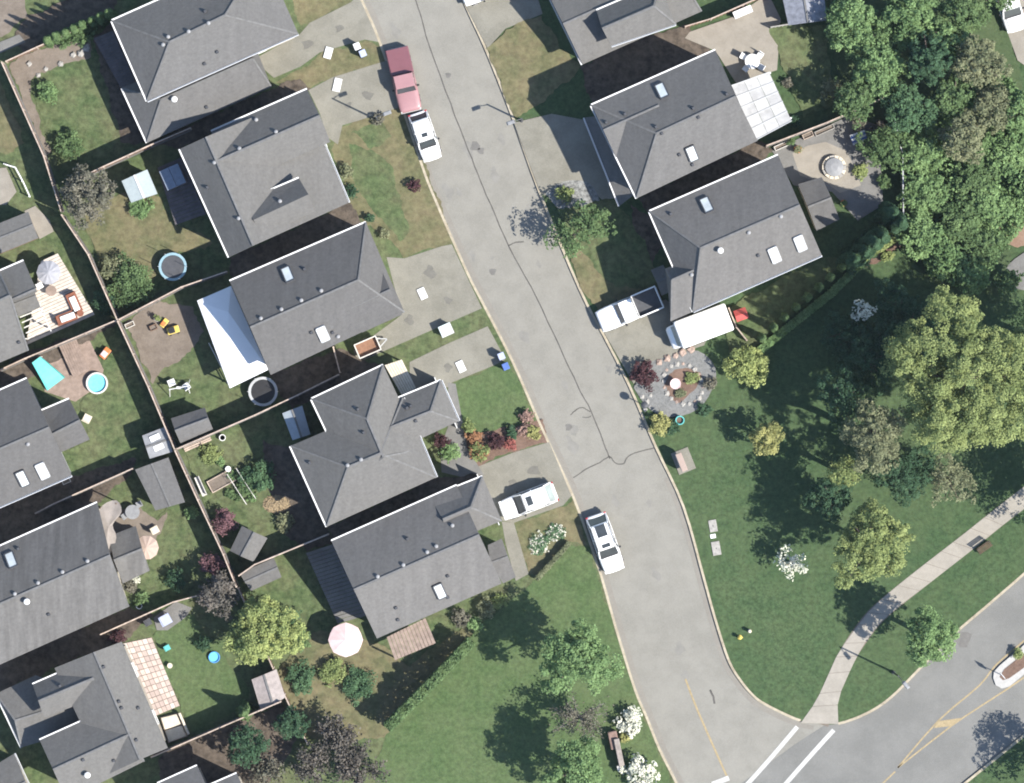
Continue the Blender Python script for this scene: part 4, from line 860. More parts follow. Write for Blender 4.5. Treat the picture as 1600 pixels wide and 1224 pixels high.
# ---------------------------------------------------------------- trees and shrubs
tree(415, 988, 60, 6.2, 'lime', 'bright yellow-green tree in the lower left back yards', dens=420, leaf=.125, clump=.14)
tree(137, 305, 46, 5.2, 'grey', 'brownish grey-green tree by the shaded back fence', dens=240, clump=.17)
tree(340, 930, 36, 4.6, 'dusk', 'dull dark purple tree beside the plum shrubs at the fence', dens=240)
tree(905, 1030, 60, 9.2, 'bright', 'green tree on the park lawn left of the street', dens=330, rough=.5, clump=.17, flat=.36)
tree(902, 1205, 54, 7.6, 'bright', 'bright green tree at the bottom edge beside the white blossom shrubs', dens=320, rough=.4, clump=.18, flat=.36)
bare_tree(905, 1118, 48, 4.6, 'pale grey half-bare tree with radiating branches below the green tree', BARKG, 'grey', dens=70, leaf=.12)
tree(926, 345, 36, 4.8, 'green', 'green tree shading the street beside the pebble bed', dens=130, rough=.5, clump=.18)
tree(890, 372, 34, 4.6, 'green', 'sparse green tree at the kerb in front of the shaded lawn', dens=90, rough=.6, clump=.16)
tree(1512, 588, 126, 16.0, 'olive', 'very large yellow-olive tree on the park lawn', dens=480, leaf=.12, clump=.095, rough=.28, flat=.34)
tree(1660, 545, 95, 14.0, 'green', 'large tree beyond the right edge above the olive tree', dens=190)
tree(1320, 520, 38, 4.5, 'dark', 'dark green tree added to extend the shade left of the white-flowering tree', dens=380, leaf=.11, clump=.14, rough=.4)  # added to carry the dark mass further left
tree(1366, 682, 54, 12.0, 'brown', 'grey-olive tree left of and below the very large olive tree', dens=330, leaf=.12, clump=.13, rough=.5, flat=.36)
tree(1412, 742, 48, 8.0, 'dark', 'dark conifer-like tree between the grey-olive and half-open trees', dens=380, leaf=.11, clump=.13, rough=.4)
tree(1318, 738, 26, 7.5, 'olive', 'small pale olive tree at the left edge of the park tree group', dens=330, leaf=.11, clump=.18, rough=.4)
tree(1482, 748, 42, 8.0, 'brown', 'half-open grey-olive tree between the dark tree and the footpath', dens=170, leaf=.12, clump=.14, rough=.5)
tree(1362, 852, 64, 10.0, 'olive', 'medium olive tree above the bend of the footpath', dens=430, leaf=.12, clump=.12, rough=.3, flat=.34)
tree(1452, 996, 46, 8.2, 'bright', 'green tree between the footpath and the main road', dens=430, leaf=.12, squash=(.88, 1.1), rough=.25, clump=.14, flat=.36)
tree(1416, 528, 54, 6.2, 'dark', 'broad dark green tree added to fill the shade left of the olive tree', dens=380, leaf=.11, clump=.12, rough=.4)  # added to build the dark clump beside the olive tree
tree(1352, 565, 46, 6.0, 'dark', 'dark green tree added to deepen the shade left of the broad dark one', dens=380, leaf=.11, clump=.13, rough=.4)  # added with the broad tree to deepen the clump and its shadow
tree(1298, 775, 38, 7.5, 'dark', 'dark green tree added to join the shadows lower left of the park group', dens=380, leaf=.11, clump=.14, rough=.4)  # added so that the separate tree shadows merge
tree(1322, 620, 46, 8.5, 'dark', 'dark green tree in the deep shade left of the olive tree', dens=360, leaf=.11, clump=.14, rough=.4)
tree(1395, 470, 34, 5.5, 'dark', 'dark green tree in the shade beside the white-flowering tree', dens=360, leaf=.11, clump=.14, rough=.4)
tree(1682, 782, 80, 9.5, 'green', 'tree beyond the right edge that shades the lawn by the footpath', dens=160)
tree(1660, 1200, 52, 7.0, 'green', 'tree south of the main road at the lower right corner', dens=160)
shrub(1165, 572, 38, 2.8, 'lime', 'bright yellow-green shrub beside the grey gravel bed', leaf=.12, dens=380, rough=.35, clump=.2)
tree(1197, 685, 27, 4.4, 'gold', 'round golden-green tree on the shaded park lawn', leaf=.12, dens=420, clump=.2, trunk=.2)
tree(1348, 485, 19, 6.4, 'white', 'small white-flowering tree in the deep tree shade', dens=70, leaf=.14, clump=.3, rough=.5)
tree(1237, 880, 25, 3.6, 'white', 'small white-flowering tree on the lawn left of the footpath bend', dens=80, leaf=.13, clump=.26, rough=.5)
shrub(985, 1125, 24, 1.6, 'white', 'white blossoming shrub at the kerb above the entrance sign', dens=150, leaf=.17, squash=(.9, 1.0))
shrub(1000, 1207, 31, 1.8, 'white', 'larger white blossoming shrub at the bottom edge by the kerb', dens=150, leaf=.17, extra=('green', .12))
shrub(978, 1150, 12, .8, 'gold', 'small yellow-green shrub between the white blossoms and the entrance sign')
for i, (x, y, r, h, k, l) in enumerate([
 (352, 815, 22, 2.2, 'plum', 'plum-coloured shrub beside the askew grey shed'), (333, 882, 21, 2.2, 'plum', 'plum-coloured shrub at the fence below the askew shed'),
 (1006, 585, 23, 1.9, 'maroon', 'round dark maroon shrub at the corner of the gravel bed'), (881, 304, 15, 1.3, 'olive', 'round olive shrub standing in the pebble bed'),
 (648, 290, 11, 1.0, 'maroon', 'small round dark shrub alone on the dry front lawn'), (1031, 662, 20, 1.4, 'gold', 'yellow-green shrub at the kerb below the gravel bed'),
 (1050, 668, 12, 1.0, 'dark', 'small dark shrub next to the turquoise pot'), (1100, 640, 12, .9, 'dark', 'dark low shrub at the lower edge of the gravel bed'), (1110, 600, 12, 1.0, 'grey', 'grey shrub at the east edge of the gravel bed'),
 (732, 668, 13, 1.0, 'olive', 'olive shrub at the lawn corner of the flower bed'), (741, 684, 14, 1.1, 'orange', 'orange flowering shrub at the left end of the flower bed'), (748, 706, 17, 1.2, 'olive', 'olive green shrub below the orange one in the flower bed'),
 (774, 690, 15, 1.2, 'maroon', 'dark maroon shrub in the middle of the flower bed'), (797, 694, 12, .9, 'red', 'red flowering shrub at the driveway edge of the flower bed'), (800, 676, 12, 1.0, 'dark', 'dark green shrub above the red flowers'),
 (823, 652, 13, 1.0, 'pink', 'dusty pink shrub at the kerb end of the flower bed'), (818, 672, 12, .9, 'pink', 'dusty pink shrub below the first pink one at the flower bed'), (832, 676, 13, 1.0, 'gold', 'golden shrub at the kerb corner of the flower bed'),
 (690, 688, 13, 1.3, 'maroon', 'dark red shrub tucked in the corner of the three-winged house'), (703, 708, 17, 1.2, 'bright', 'pale green shrub on the grey walkway by the three-winged house'),
 (541, 268, 13, 1.0, 'brown', 'brownish shrub against the front wall of the cross-gabled house'), (548, 300, 12, .9, 'dark', 'dark green shrub against the front wall of the cross-gabled house'), (600, 366, 9, .8, 'brown', 'small brown shrub at the driveway corner of the third house'), (578, 342, 8, .9, 'dark', 'tiny dark shrub at the north corner of the third house'),
 (592, 186, 11, .8, 'grey', 'grey-green shrub at the foot of the street lamp'),
 (110, 228, 24, 1.6, 'green', 'green shrub in the lower corner of the upper left lawn'), (74, 145, 19, 1.4, 'bright', 'light green shrub by the fence on the upper left lawn'), (130, 52, 22, 1.6, 'green', 'green shrub above the white rubble in the upper left'), (100, 65, 14, 1.2, 'green', 'small green shrub by the sunlit fence in the upper left'),
 (205, 440, 40, 2.0, 'green', 'broad green shrub west of the blue trampoline'), (175, 418, 22, 1.6, 'brown', 'brownish shrub at the fence west of the blue trampoline'), (165, 470, 22, 1.5, 'dark', 'dark shrub against the shaded fence'), (220, 326, 20, .8, 'bright', 'low bright green clump below the blue-green shed'),
 (405, 745, 30, 1.6, 'teal', 'pale grey-green shrub in the kitchen garden'), (385, 760, 16, 1.0, 'green', 'green vegetable clump in the kitchen garden'), (330, 710, 18, .7, 'olive', 'olive vegetable clump near the top of the kitchen garden'), (445, 815, 17, .9, 'brown', 'dry brown shrub at the south end of the kitchen garden'),
 (320, 1005, 14, 1.2, 'dark', 'dark shrub beside the small blue pool'), (275, 905, 18, 1.5, 'dark', 'dark green shrub by the fence below the tan parasol'), (205, 915, 15, 1.0, 'grey', 'grey-green plant by the corner of the tan parasol house'), (222, 935, 13, 1.0, 'green', 'green plant against the lower fence by the tan parasol house'),
 (185, 995, 14, 1.0, 'maroon', 'dark red-brown shrub above the paved patio'), (300, 800, 12, .9, 'bright', 'bright green clump beside the dark grey lean-to'),
 (470, 1060, 26, 1.2, 'teal', 'blue-green shrub on the rough grass below the pink parasol'), (520, 1050, 24, 1.0, 'olive', 'olive shrub on the rough grass below the pink parasol'), (560, 1070, 28, 1.1, 'teal', 'blue-green shrub near the clipped hedge'), (450, 965, 20, 1.4, 'teal', 'blue-green shrub right of the yellow-green tree'), (470, 1000, 18, 1.2, 'green', 'green shrub between the yellow-green tree and the pink parasol'),
 (525, 990, 10, .8, 'brown', 'brown shrub above the pink parasol'), (720, 965, 16, 1.1, 'grey', 'grey shrub at the corner of the hedge house'), (740, 975, 14, 1.0, 'bright', 'light green shrub at the upper end of the clipped hedge'), (760, 950, 18, 1.0, 'brown', 'brown-green shrub below the south-east corner of the hedge house'), (780, 940, 14, .8, 'olive', 'olive shrub by the pale walkway corner'),
 (1385, 400, 12, 1.0, 'olive', 'small olive shrub on the brown bank'), (1240, 190, 12, 1.2, 'dark', 'dark shrub at the corner of the white panelled cover'), (1300, 140, 20, 1.4, 'brown', 'brown shrub at the edge of the upper right lawn'), (1230, 130, 9, .8, 'grey', 'grey shrub beside the white panelled cover'),
 (1345, 268, 14, .9, 'olive', 'olive shrub on the patio right of the fire pit'), (1375, 205, 18, 1.4, 'dusk', 'dull purple shrub in the shaded fire-pit yard corner'), (1340, 195, 14, 1.2, 'grey', 'grey shrub beside the blue and white table'), (1380, 285, 14, 1.2, 'green', 'green shrub at the slatted fence of the fire-pit yard'),
 (842, 850, 17, .22, 'teal', 'low silvery ground plant on the lawn below the white car'), (868, 832, 15, .2, 'teal', 'low silvery ground plant nearer the kerb below the white car'),
 (1590, 1022, 10, .7, 'olive', 'small shrub planted in the traffic island'),
 (1530, 250, 24, 1.8, 'bright', 'bright shrub in the wood'), ]):
    shrub(x, y, r, h, k, l, rough=.3, extra=(('orange', .3) if l.startswith('olive green shrub below') else ('white', .6) if 'silvery' in l else None))
# dark bare shrubbery, bottom
for x, y, r, h, l in ((520, 1150, 44, 3.0, 'brown-purple bare shrub mass at the foot of the clipped hedge'), (560, 1195, 46, 3.2, 'brown-purple bare shrub at the bottom edge left of the lawn'), (488, 1195, 34, 2.8, 'dull purple bare shrub at the bottom edge by the fence end'), (420, 1210, 34, 2.6, 'grey bare shrub at the bottom edge in the fence shade')):
    bare_tree(x, y, r, h, l, BARK, 'dusk' if 'purple' in l else 'grey', name='bare_shrub', cat='shrub', nb=30, dens=110, leaf=.16)
tree(385, 1165, 34, 4.5, 'dark', 'dark green tree in the shade at the bottom left fence', dens=260)
tree(455, 1130, 28, 3.0, 'dark', 'dark green tree where the bottom fence meets the back fence', dens=260)
# cedars in a row
for i in range(9):
    u = i / 8; cedar(1190 + 142 * u, 528 - 126 * u, 6.5, 3.9 + .5 * math.sin(i * 1.7) + .8 * u, 'green', '%s slender cedar in the row, counted from the motorhome end' % ('first', 'second', 'third', 'fourth', 'fifth', 'sixth', 'seventh', 'eighth', 'last')[i], group='slender cedars in a row')
for x, y, h, l in ((1345, 395, 7.0, 'tall dark cedar at the upper end of the cedar row'), (1370, 372, 7.5, 'tall dark cedar between the brown bank and the slatted fence'), (1398, 350, 8.0, 'tall dark cedar at the corner of the slatted fence'), (1328, 408, 7.0, 'tall dark cedar beside the last slender cedar'), (1358, 382, 8.5, 'tallest dark cedar above the brown bank'), (1386, 338, 8.0, 'tall dark cedar against the slatted fence')):
    cedar(x, y, 20, h, 'dark', l, name='tall_cedar')
for i in range(8): cedar(78 + 13.6 * i, 66 - 5.9 * i, 9, 4.4 + .5 * math.sin(i * 2.1), 'green', '%s cedar from the left in the hedge row above the soil bed' % ('first', 'second', 'third', 'fourth', 'fifth', 'sixth', 'seventh', 'eighth')[i], group='cedars of the upper left hedge row')
# small conifer by lower left fence
cedar(384, 1110, 15, 4.2, 'green', 'pointed conifer at the corner of the lower left green lawn', name='conifer', cat='conifer')
# the wood, upper right
wood = [(1335, 40, 52, 'bright', 'bright green'), (1420, 22, 50, 'bright', 'bright green'), (1372, 108, 48, 'bright', 'leafy bright green'), (1450, 92, 40, 'dark', 'dark'), (1500, 20, 42, 'green', 'green'), (1560, -12, 30, 'green', 'green'),
 (1420, 172, 42, 'teal', 'blue-green'), (1478, 62, 34, 'bright', 'bright green'), (1530, 98, 44, 'brown', 'brown-olive'), (1490, 150, 36, 'green', 'green'), (1335, 160, 34, 'green', 'green'), (1548, 172, 40, 'brown', 'brown-olive'), (1380, 232, 38, 'green', 'green'), (1440, 240, 38, 'bright', 'bright green'), (1505, 216, 38, 'brown', 'brown-olive'),
 (1592, 172, 36, 'bright', 'bright green'), (1580, 240, 44, 'bright', 'bright green'), (1520, 285, 40, 'green', 'green'), (1445, 305, 40, 'bright', 'bright green'), (1440, 372, 42, 'bright', 'bright green'), (1500, 345, 38, 'green', 'green'), (1545, 320, 34, 'bright', 'bright green'), (1480, 405, 34, 'bright', 'bright green'), (1535, 388, 36, 'green', 'green'), (1520, 432, 28, 'bright', 'bright green'), (1615, 290, 32, 'bright', 'bright green'), (1575, 440, 22, 'green', 'green')]
rw = random.Random(5)
def where(x, y):
    v = 'top edge' if y < 45 else 'upper part' if y < 130 else 'middle' if y < 260 else 'lower part' if y < 380 else 'bottom end'
    h_ = 'western' if x < 1400 else 'central' if x < 1500 else 'eastern' if x < 1570 else 'far right'
    return v, h_
cnt = {}
for x, y, r, k, nm in wood:
    v, h_ = where(x, y); key = (nm, v, h_); cnt[key] = cnt.get(key, 0) + 1
    extra = {1: '', 2: ', second one eastward', 3: ', third one eastward'}[cnt[key]]
    low = y > 200 and k in ('bright', 'green')
    tree(x, y, r, rw.uniform(2.6, 3.4) if low else rw.uniform(5.5, 7.5) if k in ('dark', 'teal', 'brown') else rw.uniform(4.5, 6.0), k, '%s tree, %s of the wood, %s side%s' % (nm, v, h_, extra), dens=320, leaf=.135, clump=.14, rough=.3, name='woodland_tree')
SEED[0] += 1; rng = np.random.default_rng(901); poly = [(1400, 200), (1470, 180), (1570, 110), (1605, 170), (1620, 330), (1560, 400), (1530, 462), (1450, 430), (1412, 340)]
pp = []
while len(pp) < 26000:
    x, y = rng.uniform(1395, 1625), rng.uniform(105, 465)
    if inside(poly, x, y): v = W(x, y); pp.append((v.x, v.y, .08 + .9 * abs(rng.normal()) * (.4 + .6 * math.sin(x * .09) ** 2)))
pp = np.array(pp); nr = rng.normal(size=pp.shape) * .5; nr[:, 2] += 1; nr /= np.linalg.norm(nr, axis=1)[:, None]
o = link('undergrowth', leaf_mesh('undergrowth', pp, nr, .17, LEAF['bright'], rng)); o['kind'] = 'stuff'; tag(o, 'bright green undergrowth filling the floor of the wood', 'undergrowth')

# ---------------------------------------------------------------- vehicles
def loft(stations, n=14, ex=3.2):
    """rings of super-elliptical sections: (x, half width, z low, z high)"""
    m = MB(); R = []
    for x, hw, z0, z1 in stations:
        c = (z0 + z1) / 2; hh = (z1 - z0) / 2; ring = []
        for k in range(n):
            t = 2 * math.pi * (k + .5) / n; cy, sz = math.cos(t), math.sin(t); f = lambda v: math.copysign(abs(v) ** (2 / ex), v); ring.append((x, hw * f(cy), c + hh * f(sz)))
        R.append(ring)
    vs = [v for r in R for v in r]; N_ = len(R); fs = [(i * n + k, (i + 1) * n + k, (i + 1) * n + (k + 1) % n, i * n + (k + 1) % n) for i in range(N_ - 1) for k in range(n)]
    fs += [tuple(range(n)), tuple((N_ - 1) * n + k for k in range(n))[::-1]]; m.add(vs, fs); return m
WHEEL = {}
def wheels(t, L, hw, r=.33, fx=.31, rx=-.30):
    if 'w' not in WHEEL:
        m = MB(); n = 18; prof = [(.20, -.11), (.30, -.11), (.335, -.07), (.335, .07), (.30, .11), (.20, .11)]
        for q, y in prof:
            for k in range(n): a = 2 * math.pi * k / n; m.v.append((q * math.cos(a), y, q * math.sin(a)))
        m.f += [(i * n + k, i * n + (k + 1) % n, (i + 1) * n + (k + 1) % n, (i + 1) * n + k) for i in range(5) for k in range(n)]
        o = m.build('tyre_source', BLACK, local=True); WHEEL['w'] = o.data; bpy.data.objects.remove(o)
        m = MB(); m.v += [(.21 * math.cos(2 * math.pi * k / 12), y, .21 * math.sin(2 * math.pi * k / 12)) for y in (-.09, .09) for k in range(12)]; m.f += [tuple(range(12)), tuple(range(12, 24))[::-1]] + [(k, 12 + k, 12 + (k + 1) % 12, (k + 1) % 12) for k in range(12)]
        o = m.build('rim_source', RIM, local=True); WHEEL['r'] = o.data; bpy.data.objects.remove(o)
    for x in (L * fx, L * rx):
        for s in (-1, 1): w = link('wheel', WHEEL['w'], t, (x, s * (hw - .09), .335)); link('rim', WHEEL['r'], w, (0, s * .03, 0))
def quad(t, name, P, mat, th=.025):
    P = [Vector(p) for p in P]; n = (P[1] - P[0]).cross(P[2] - P[0]).normalized(); m = MB(); m.add(P + [p - n * th for p in P], [(0, 1, 2, 3), (7, 6, 5, 4), (0, 4, 5, 1), (1, 5, 6, 2), (2, 6, 7, 3), (3, 7, 4, 0)]); return m.build(name, mat, t, local=True)
def lamps(t, L, hw, zf=.68, zr=.8):
    for s in (-1, 1):
        bevel(MB().box((L / 2 - .16, s * (hw - .26), zf), (.22, .3, .14)).build('headlight', LAMPG, t, local=True), .03); bevel(MB().box((-L / 2 + .05, s * (hw - .17), zr), (.1, .2, .26)).build('taillight', TAIL, t, local=True), .02)
        bevel(MB().box((L * .13, s * (hw + .09), .98), (.16, .2, .14)).build('mirror', BLACK, t, local=True), .03)
def car(label, rear, front, z0, L=None, hw=.9, H=1.5, body=None, roof=None, name='car', cat='car', sun=None, rails=False, wag=.9, rglass=None, wglass=None):
    r, f = W(*rear, z0), W(*front, z0); c = (r + f) / 2; c.z = z0; L = L or (f - r).length; t = thing(name, label, cat, c, math.atan2(f.y - r.y, f.x - r.x)); body = body or PWHITE; h = .92 if H < 1.6 else 1.02
    B_ = loft([(-L / 2, hw * .78, .42, h * .86), (-L * .485, hw * .92, .32, h * .97), (-L * .40, hw * .985, .24, h), (-L * .2, hw, .2, h * 1.0), (L * .08, hw, .2, h * .99), (L * .20, hw * .99, .2, h * .97), (L * .32, hw * .975, .22, h * .92), (L * .42, hw * .91, .26, h * .85), (L * .468, hw * .80, .32, h * .77), (L * .49, hw * .66, .36, h * .70), (L / 2, hw * .46, .4, h * .62)], 20, 3.2).build('body', body, t, local=True, smooth=True)
    wx0, wx1, rx1, rx0 = L * .215, L * .09, -L * (.36 * wag), -L * (.40 + .065 * wag); gw, rw_ = hw * .90, hw * .80
    zb, zt = h * .955, H
    # glasshouse
    quad(t, 'windshield', [(wx0, -gw * .9, zb), (wx0, gw * .9, zb), (wx1, rw_ * .97, zt - .05), (wx1, -rw_ * .97, zt - .05)], wglass or CARGL)
    quad(t, 'rear_window', [(rx0, gw * .88, zb), (rx0, -gw * .88, zb), (rx1, -rw_ * .95, zt - .06), (rx1, rw_ * .95, zt - .06)], rglass or CARGL)
    for s in (-1, 1):
        P = [(wx0 - .05, s * gw, zb), (rx0 + .04, s * gw, zb), (rx1, s * rw_, zt - .06), (wx1, s * rw_, zt - .05)]; quad(t, 'side_window', P if s < 0 else P[::-1], CARGL)
        for a, b in (((wx0, s * gw * .97, zb), (wx1, s * rw_ * .99, zt - .03)), ((rx0, s * gw * .97, zb), (rx1, s * rw_ * .99, zt - .03)), ((-L * .1, s * gw * 1.0, zb), (-L * .1, s * rw_ * 1.01, zt - .03))): MB().bar(a, b, .09, .06).build('pillar', body, t, local=True)
        MB().bar((wx0 + .12, s * hw * .62, h * .985), (L * .40, s * hw * .58, h * .895), .025, .02).build('bonnet_seam', MGREY, t, local=True)
        MB().box((-L * .02, s * (hw * .985), h * .86), (.16, .03, .03)).build('door_handle', LGREY, t, local=True)
    m = MB(); xs = [wx1 + .04, wx1 - .15, (wx1 + rx1) / 2, rx1 + .15, rx1 - .08]; zz = [zt - .07, zt - .02, zt, zt - .02, zt - .08]; V = []
    for x, z in zip(xs, zz):
        for y in (-1, -.8, 0, .8, 1): V.append((x, y * rw_ * 1.04, z - (.045 if abs(y) == 1 else .008 if abs(y) == .8 else 0)))
    m.add(V + [(v[0], v[1], v[2] - .04) for v in V], [(i * 5 + k, i * 5 + k + 1, i * 5 + k + 6, i * 5 + k + 5) for i in range(4) for k in range(4)] + [(25 + i * 5 + k, 25 + i * 5 + k + 5, 25 + i * 5 + k + 6, 25 + i * 5 + k + 1) for i in range(4) for k in range(4)] + [(i * 5, i * 5 + 5, i * 5 + 30, i * 5 + 25) for i in range(4)] + [(i * 5 + 4, i * 5 + 29, i * 5 + 34, i * 5 + 9) for i in range(4)] + [(k, 25 + k, 26 + k, k + 1) for k in range(4)] + [(20 + k, 21 + k, 46 + k, 45 + k) for k in range(4)])
    rf = m.build('roof', roof or body, t, local=True, smooth=True)
    for (x, w, l) in (sun or []): bevel(MB().box((x * L, 0, zt + .002), (l, w, .02)).build('sunroof', CARGL, t, local=True), .008)
    if rails:
        for s in (-1, 1): MB().bar((wx1 - .2, s * rw_ * .98, zt + .04), (rx1 + .1, s * rw_ * .98, zt + .04), .05, .05).build('roof_rail', MGREY, t, local=True)
    quad(t, 'cowl', [(wx0 + .1, -gw * .86, zb + .005), (wx0 + .1, gw * .86, zb + .005), (wx0 - .02, gw * .88, zb + .03), (wx0 - .02, -gw * .88, zb + .03)], BLACK)
    wheels(t, L, hw); lamps(t, L, hw, h * .7, h * .82); return t
def pickup(label, rear, front, z0, hw=.96, body=None, cab=None, bedm=None, cover=False):
    r, f = W(*rear, z0), W(*front, z0); c = (r + f) / 2; c.z = z0; L = (f - r).length; t = thing('pickup_truck', label, 'pickup truck', c, math.atan2(f.y - r.y, f.x - r.x)); h = 1.06
    loft([(-L * .10, hw * .97, .3, h), (L * .05, hw, .28, h), (L * .20, hw, .28, h), (L * .33, hw * .99, .3, h * .99), (L * .43, hw * .96, .34, h * .95), (L * .48, hw * .9, .4, h * .9), (L / 2, hw * .78, .46, h * .78)], 16, 5).build('body', cab or body, t, local=True, smooth=True)
    bx0, bx1 = -L / 2, -L * .095; m = MB()
    for s in (-1, 1): m.box(((bx0 + bx1) / 2, s * (hw - .06), .68), (bx1 - bx0, .12, .76))
    m.box((bx0 + .05, 0, .68), (.1, hw * 2 - .24, .76)); m.box((bx1 - .03, 0, .70), (.06, hw * 2 - .24, .8)); bevel(m.build('bed_wall', body, t, local=True), .03)
    MB().box(((bx0 + bx1) / 2, 0, .55), (bx1 - bx0 - .1, hw * 2 - .2, .06)).build('bed_floor', bedm or DGREY, t, local=True)
    if cover: bevel(MB().box(((bx0 + bx1) / 2, 0, 1.075), (bx1 - bx0 - .04, hw * 2 - .1, .05)).build('bed_cover', body, t, local=True), .02)
    w0, w1, r1, r0 = L * .20, L * .12, -L * .065, -L * .09; gw, rw_, zt = hw * .88, hw * .80, 1.78
    quad(t, 'windshield', [(w0, -gw * .92, h), (w0, gw * .92, h), (w1, rw_ * .97, zt - .05), (w1, -rw_ * .97, zt - .05)], CARGL)
    quad(t, 'rear_window', [(r0, gw * .9, h), (r0, -gw * .9, h), (r1, -rw_ * .95, zt - .06), (r1, rw_ * .95, zt - .06)], CARGL)
    for s in (-1, 1):
        P = [(w0, s * gw, h), (r0, s * gw, h), (r1, s * rw_, zt - .06), (w1, s * rw_, zt - .05)]; quad(t, 'side_window', P if s < 0 else P[::-1], CARGL)
        for a, b in (((w0, s * gw, h), (w1, s * rw_, zt - .03)), ((r0, s * gw, h), (r1, s * rw_, zt - .03)), ((L * .02, s * gw, h), (L * .02, s * rw_, zt - .03))): MB().bar(a, b, .09, .06).build('pillar', cab or body, t, local=True)
    bevel(MB().box(((w1 + r1) / 2 + .02, 0, zt - .03), (w1 - r1 + .12, rw_ * 2.08, .07)).build('roof', cab or body, t, local=True), .03)
    bevel(MB().box((L / 2 - .03, 0, .52), (.14, hw * 1.8, .2)).build('front_bumper', LGREY, t, local=True), .04); MB().box((-L / 2 - .02, 0, .45), (.12, hw * 1.7, .16)).build('rear_bumper', LGREY, t, local=True)
    wheels(t, L, hw, fx=.32, rx=-.30); lamps(t, L, hw, .8, .9); return t
pickup('faded red pickup truck with a darker covered bed, parked at the kerb', (620, 77), (643, 175), RZ, body=PRED, cab=PPINK, cover=True)
car('small white car parked at the kerb nose to tail with the red pickup', (652, 177), (677, 251), RZ, hw=.88, H=1.5, sun=[(-.02, .5, .34)])
car('white sport utility car with a large sunroof parked alone at the kerb', (930, 804), (961, 893), RZ, hw=.95, H=1.68, sun=[(-.22, .85, 1.0), (.035, .7, .32)], rails=True)
car('white car parked on the driveway beside the flower bed', (868, 767), (783, 799), 0.03, hw=.92, H=1.5, sun=[(-.02, .75, .5)], rglass=DCARGL)
pickup('white pickup truck with a dark open bed, reversed onto the driveway', (1030, 464), (936, 504), 0.03, hw=1.0, body=PWHITE)
car('white car on the sandy driveway in the upper right corner', (1563, -32), (1588, 50), 0.03, hw=.92, H=1.6)
car('white car cut by the top edge on the driveway east of the street', (796, -34), (722, -2), 0.03, hw=.9, H=1.5)
# motorhome
r, f = W(1138, 495), W(1045, 530); c = (r + f) / 2; L = (f - r).length; t = thing('motorhome', 'long white motorhome parked beside the skylit house', 'motorhome', c, math.atan2(f.y - r.y, f.x - r.x))
bevel(MB().box((-.35, 0, 1.72), (L - .75, 2.36, 2.2)).build('body', PWHITE, t, local=True), .16, 3)
loft([(L / 2 - .95, 1.02, .4, 1.75), (L / 2 - .5, 1.0, .4, 1.35), (L / 2 - .15, .95, .42, 1.15), (L / 2, .8, .46, 1.0)], 16, 5).build('cab', PWHITE, t, local=True, smooth=True)
quad(t, 'windshield', [(L / 2 - .42, -.86, 1.38), (L / 2 - .42, .86, 1.38), (L / 2 - .78, .82, 2.05), (L / 2 - .78, -.82, 2.05)], DCARGL)
for x in (-.9, .6): bevel(MB().box((x, 0, 2.86), (.5, .5, .1)).build('roof_vent', WHITE, t, local=True), .02)
for s in (-1, 1):
    for x in (-1.4, .2): MB().box((x, s * 1.185, 1.9), (.9, .03, .55)).build('side_window', CARGL, t, local=True)
MB().box((-.4, 0, .55), (L - 1.0, 2.2, .25)).build('chassis', DGREY, t, local=True); wheels(t, L, 1.12, fx=.33, rx=-.28); lamps(t, L, 1.0, .8, 1.0)
# trailer
t = thing('utility_trailer', 'brown wooden utility trailer parked beside the third house', 'trailer', W(575, 543), ang((575, 543), (605, 530)))
MB().box((0, 0, .62), (1.85, 1.15, .06)).build('bed_floor', plain('brown_plywood', (.24, .13, .08), .8, var=.25), t, local=True)
for y in (-.6, .6): MB().box((0, y, .85), (1.95, .09, .45)).build('side_rail', OFFW, t, local=True)
for x in (-.95, .95): MB().box((x, 0, .85), (.09, 1.12, .45)).build('end_rail', OFFW, t, local=True)
m = MB(); m.bar((.9, .4, .5), (1.75, 0, .5), .08, .08); m.bar((.9, -.4, .5), (1.75, 0, .5), .08, .08); m.tube([(1.6, 0, 0), (1.6, 0, .5)], .04); m.build('tow_bar', LGREY, t, local=True); wheels(t, 1.9, .74, fx=.0, rx=-.001)

# ---------------------------------------------------------------- street furniture and garden things
def lamp(label, x, y, h, arm, z0=0.0):
    t = thing('street_lamp', label, 'street lamp', W(x, y)); MB().lathe((0, 0, 0), [(.16, -.02), (.15, .3), (.085, .34), (.06, h)], 10).build('post', DGREY, t, local=True)
    a = math.radians(arm); e = Vector((math.cos(a), math.sin(a), 0)); m = MB(); m.tube([Vector((0, 0, h - .08)), e * .45 + Vector((0, 0, h + .1)), e * .8 + Vector((0, 0, h + .08))], .035); m.build('arm', DGREY, t, local=True)
    hd = e * .95; m = MB(); m.box((hd.x, hd.y, h + .08), (.75, .34, .14), a, .7); bevel(m.build('lamp_head', MGREY, t, local=True), .03); m = MB(); m.box((hd.x, hd.y, h - .005), (.5, .22, .04), a); m.build('lens', LAMPG, t, local=True); return t
lamp('dark street lamp on the dry lawn beside the cross-gabled house driveway', 590, 188, 4.4, 20)
lamp('dark street lamp on the east kerb between the lawn and the driveway', 815, 189, 3.2, 200)
lamp('dark street lamp on the grass between the footpath and the main road', 1396, 1051, 5.2, -50)
t = thing('globe_lamp', 'small globe garden lamp at the kerb beside the gravel bed', 'garden lamp', W(1006, 633)); MB().tube([(0, 0, -.02), (0, 0, 1.45)], .04, 8).build('post', DGREY, t, local=True); MB().lathe((0, 0, 1.43), [(.1, 0), (.27, .13), (.31, .3), (.27, .47), (.1, .58)], 14).build('globe', DGREY, t, local=True)
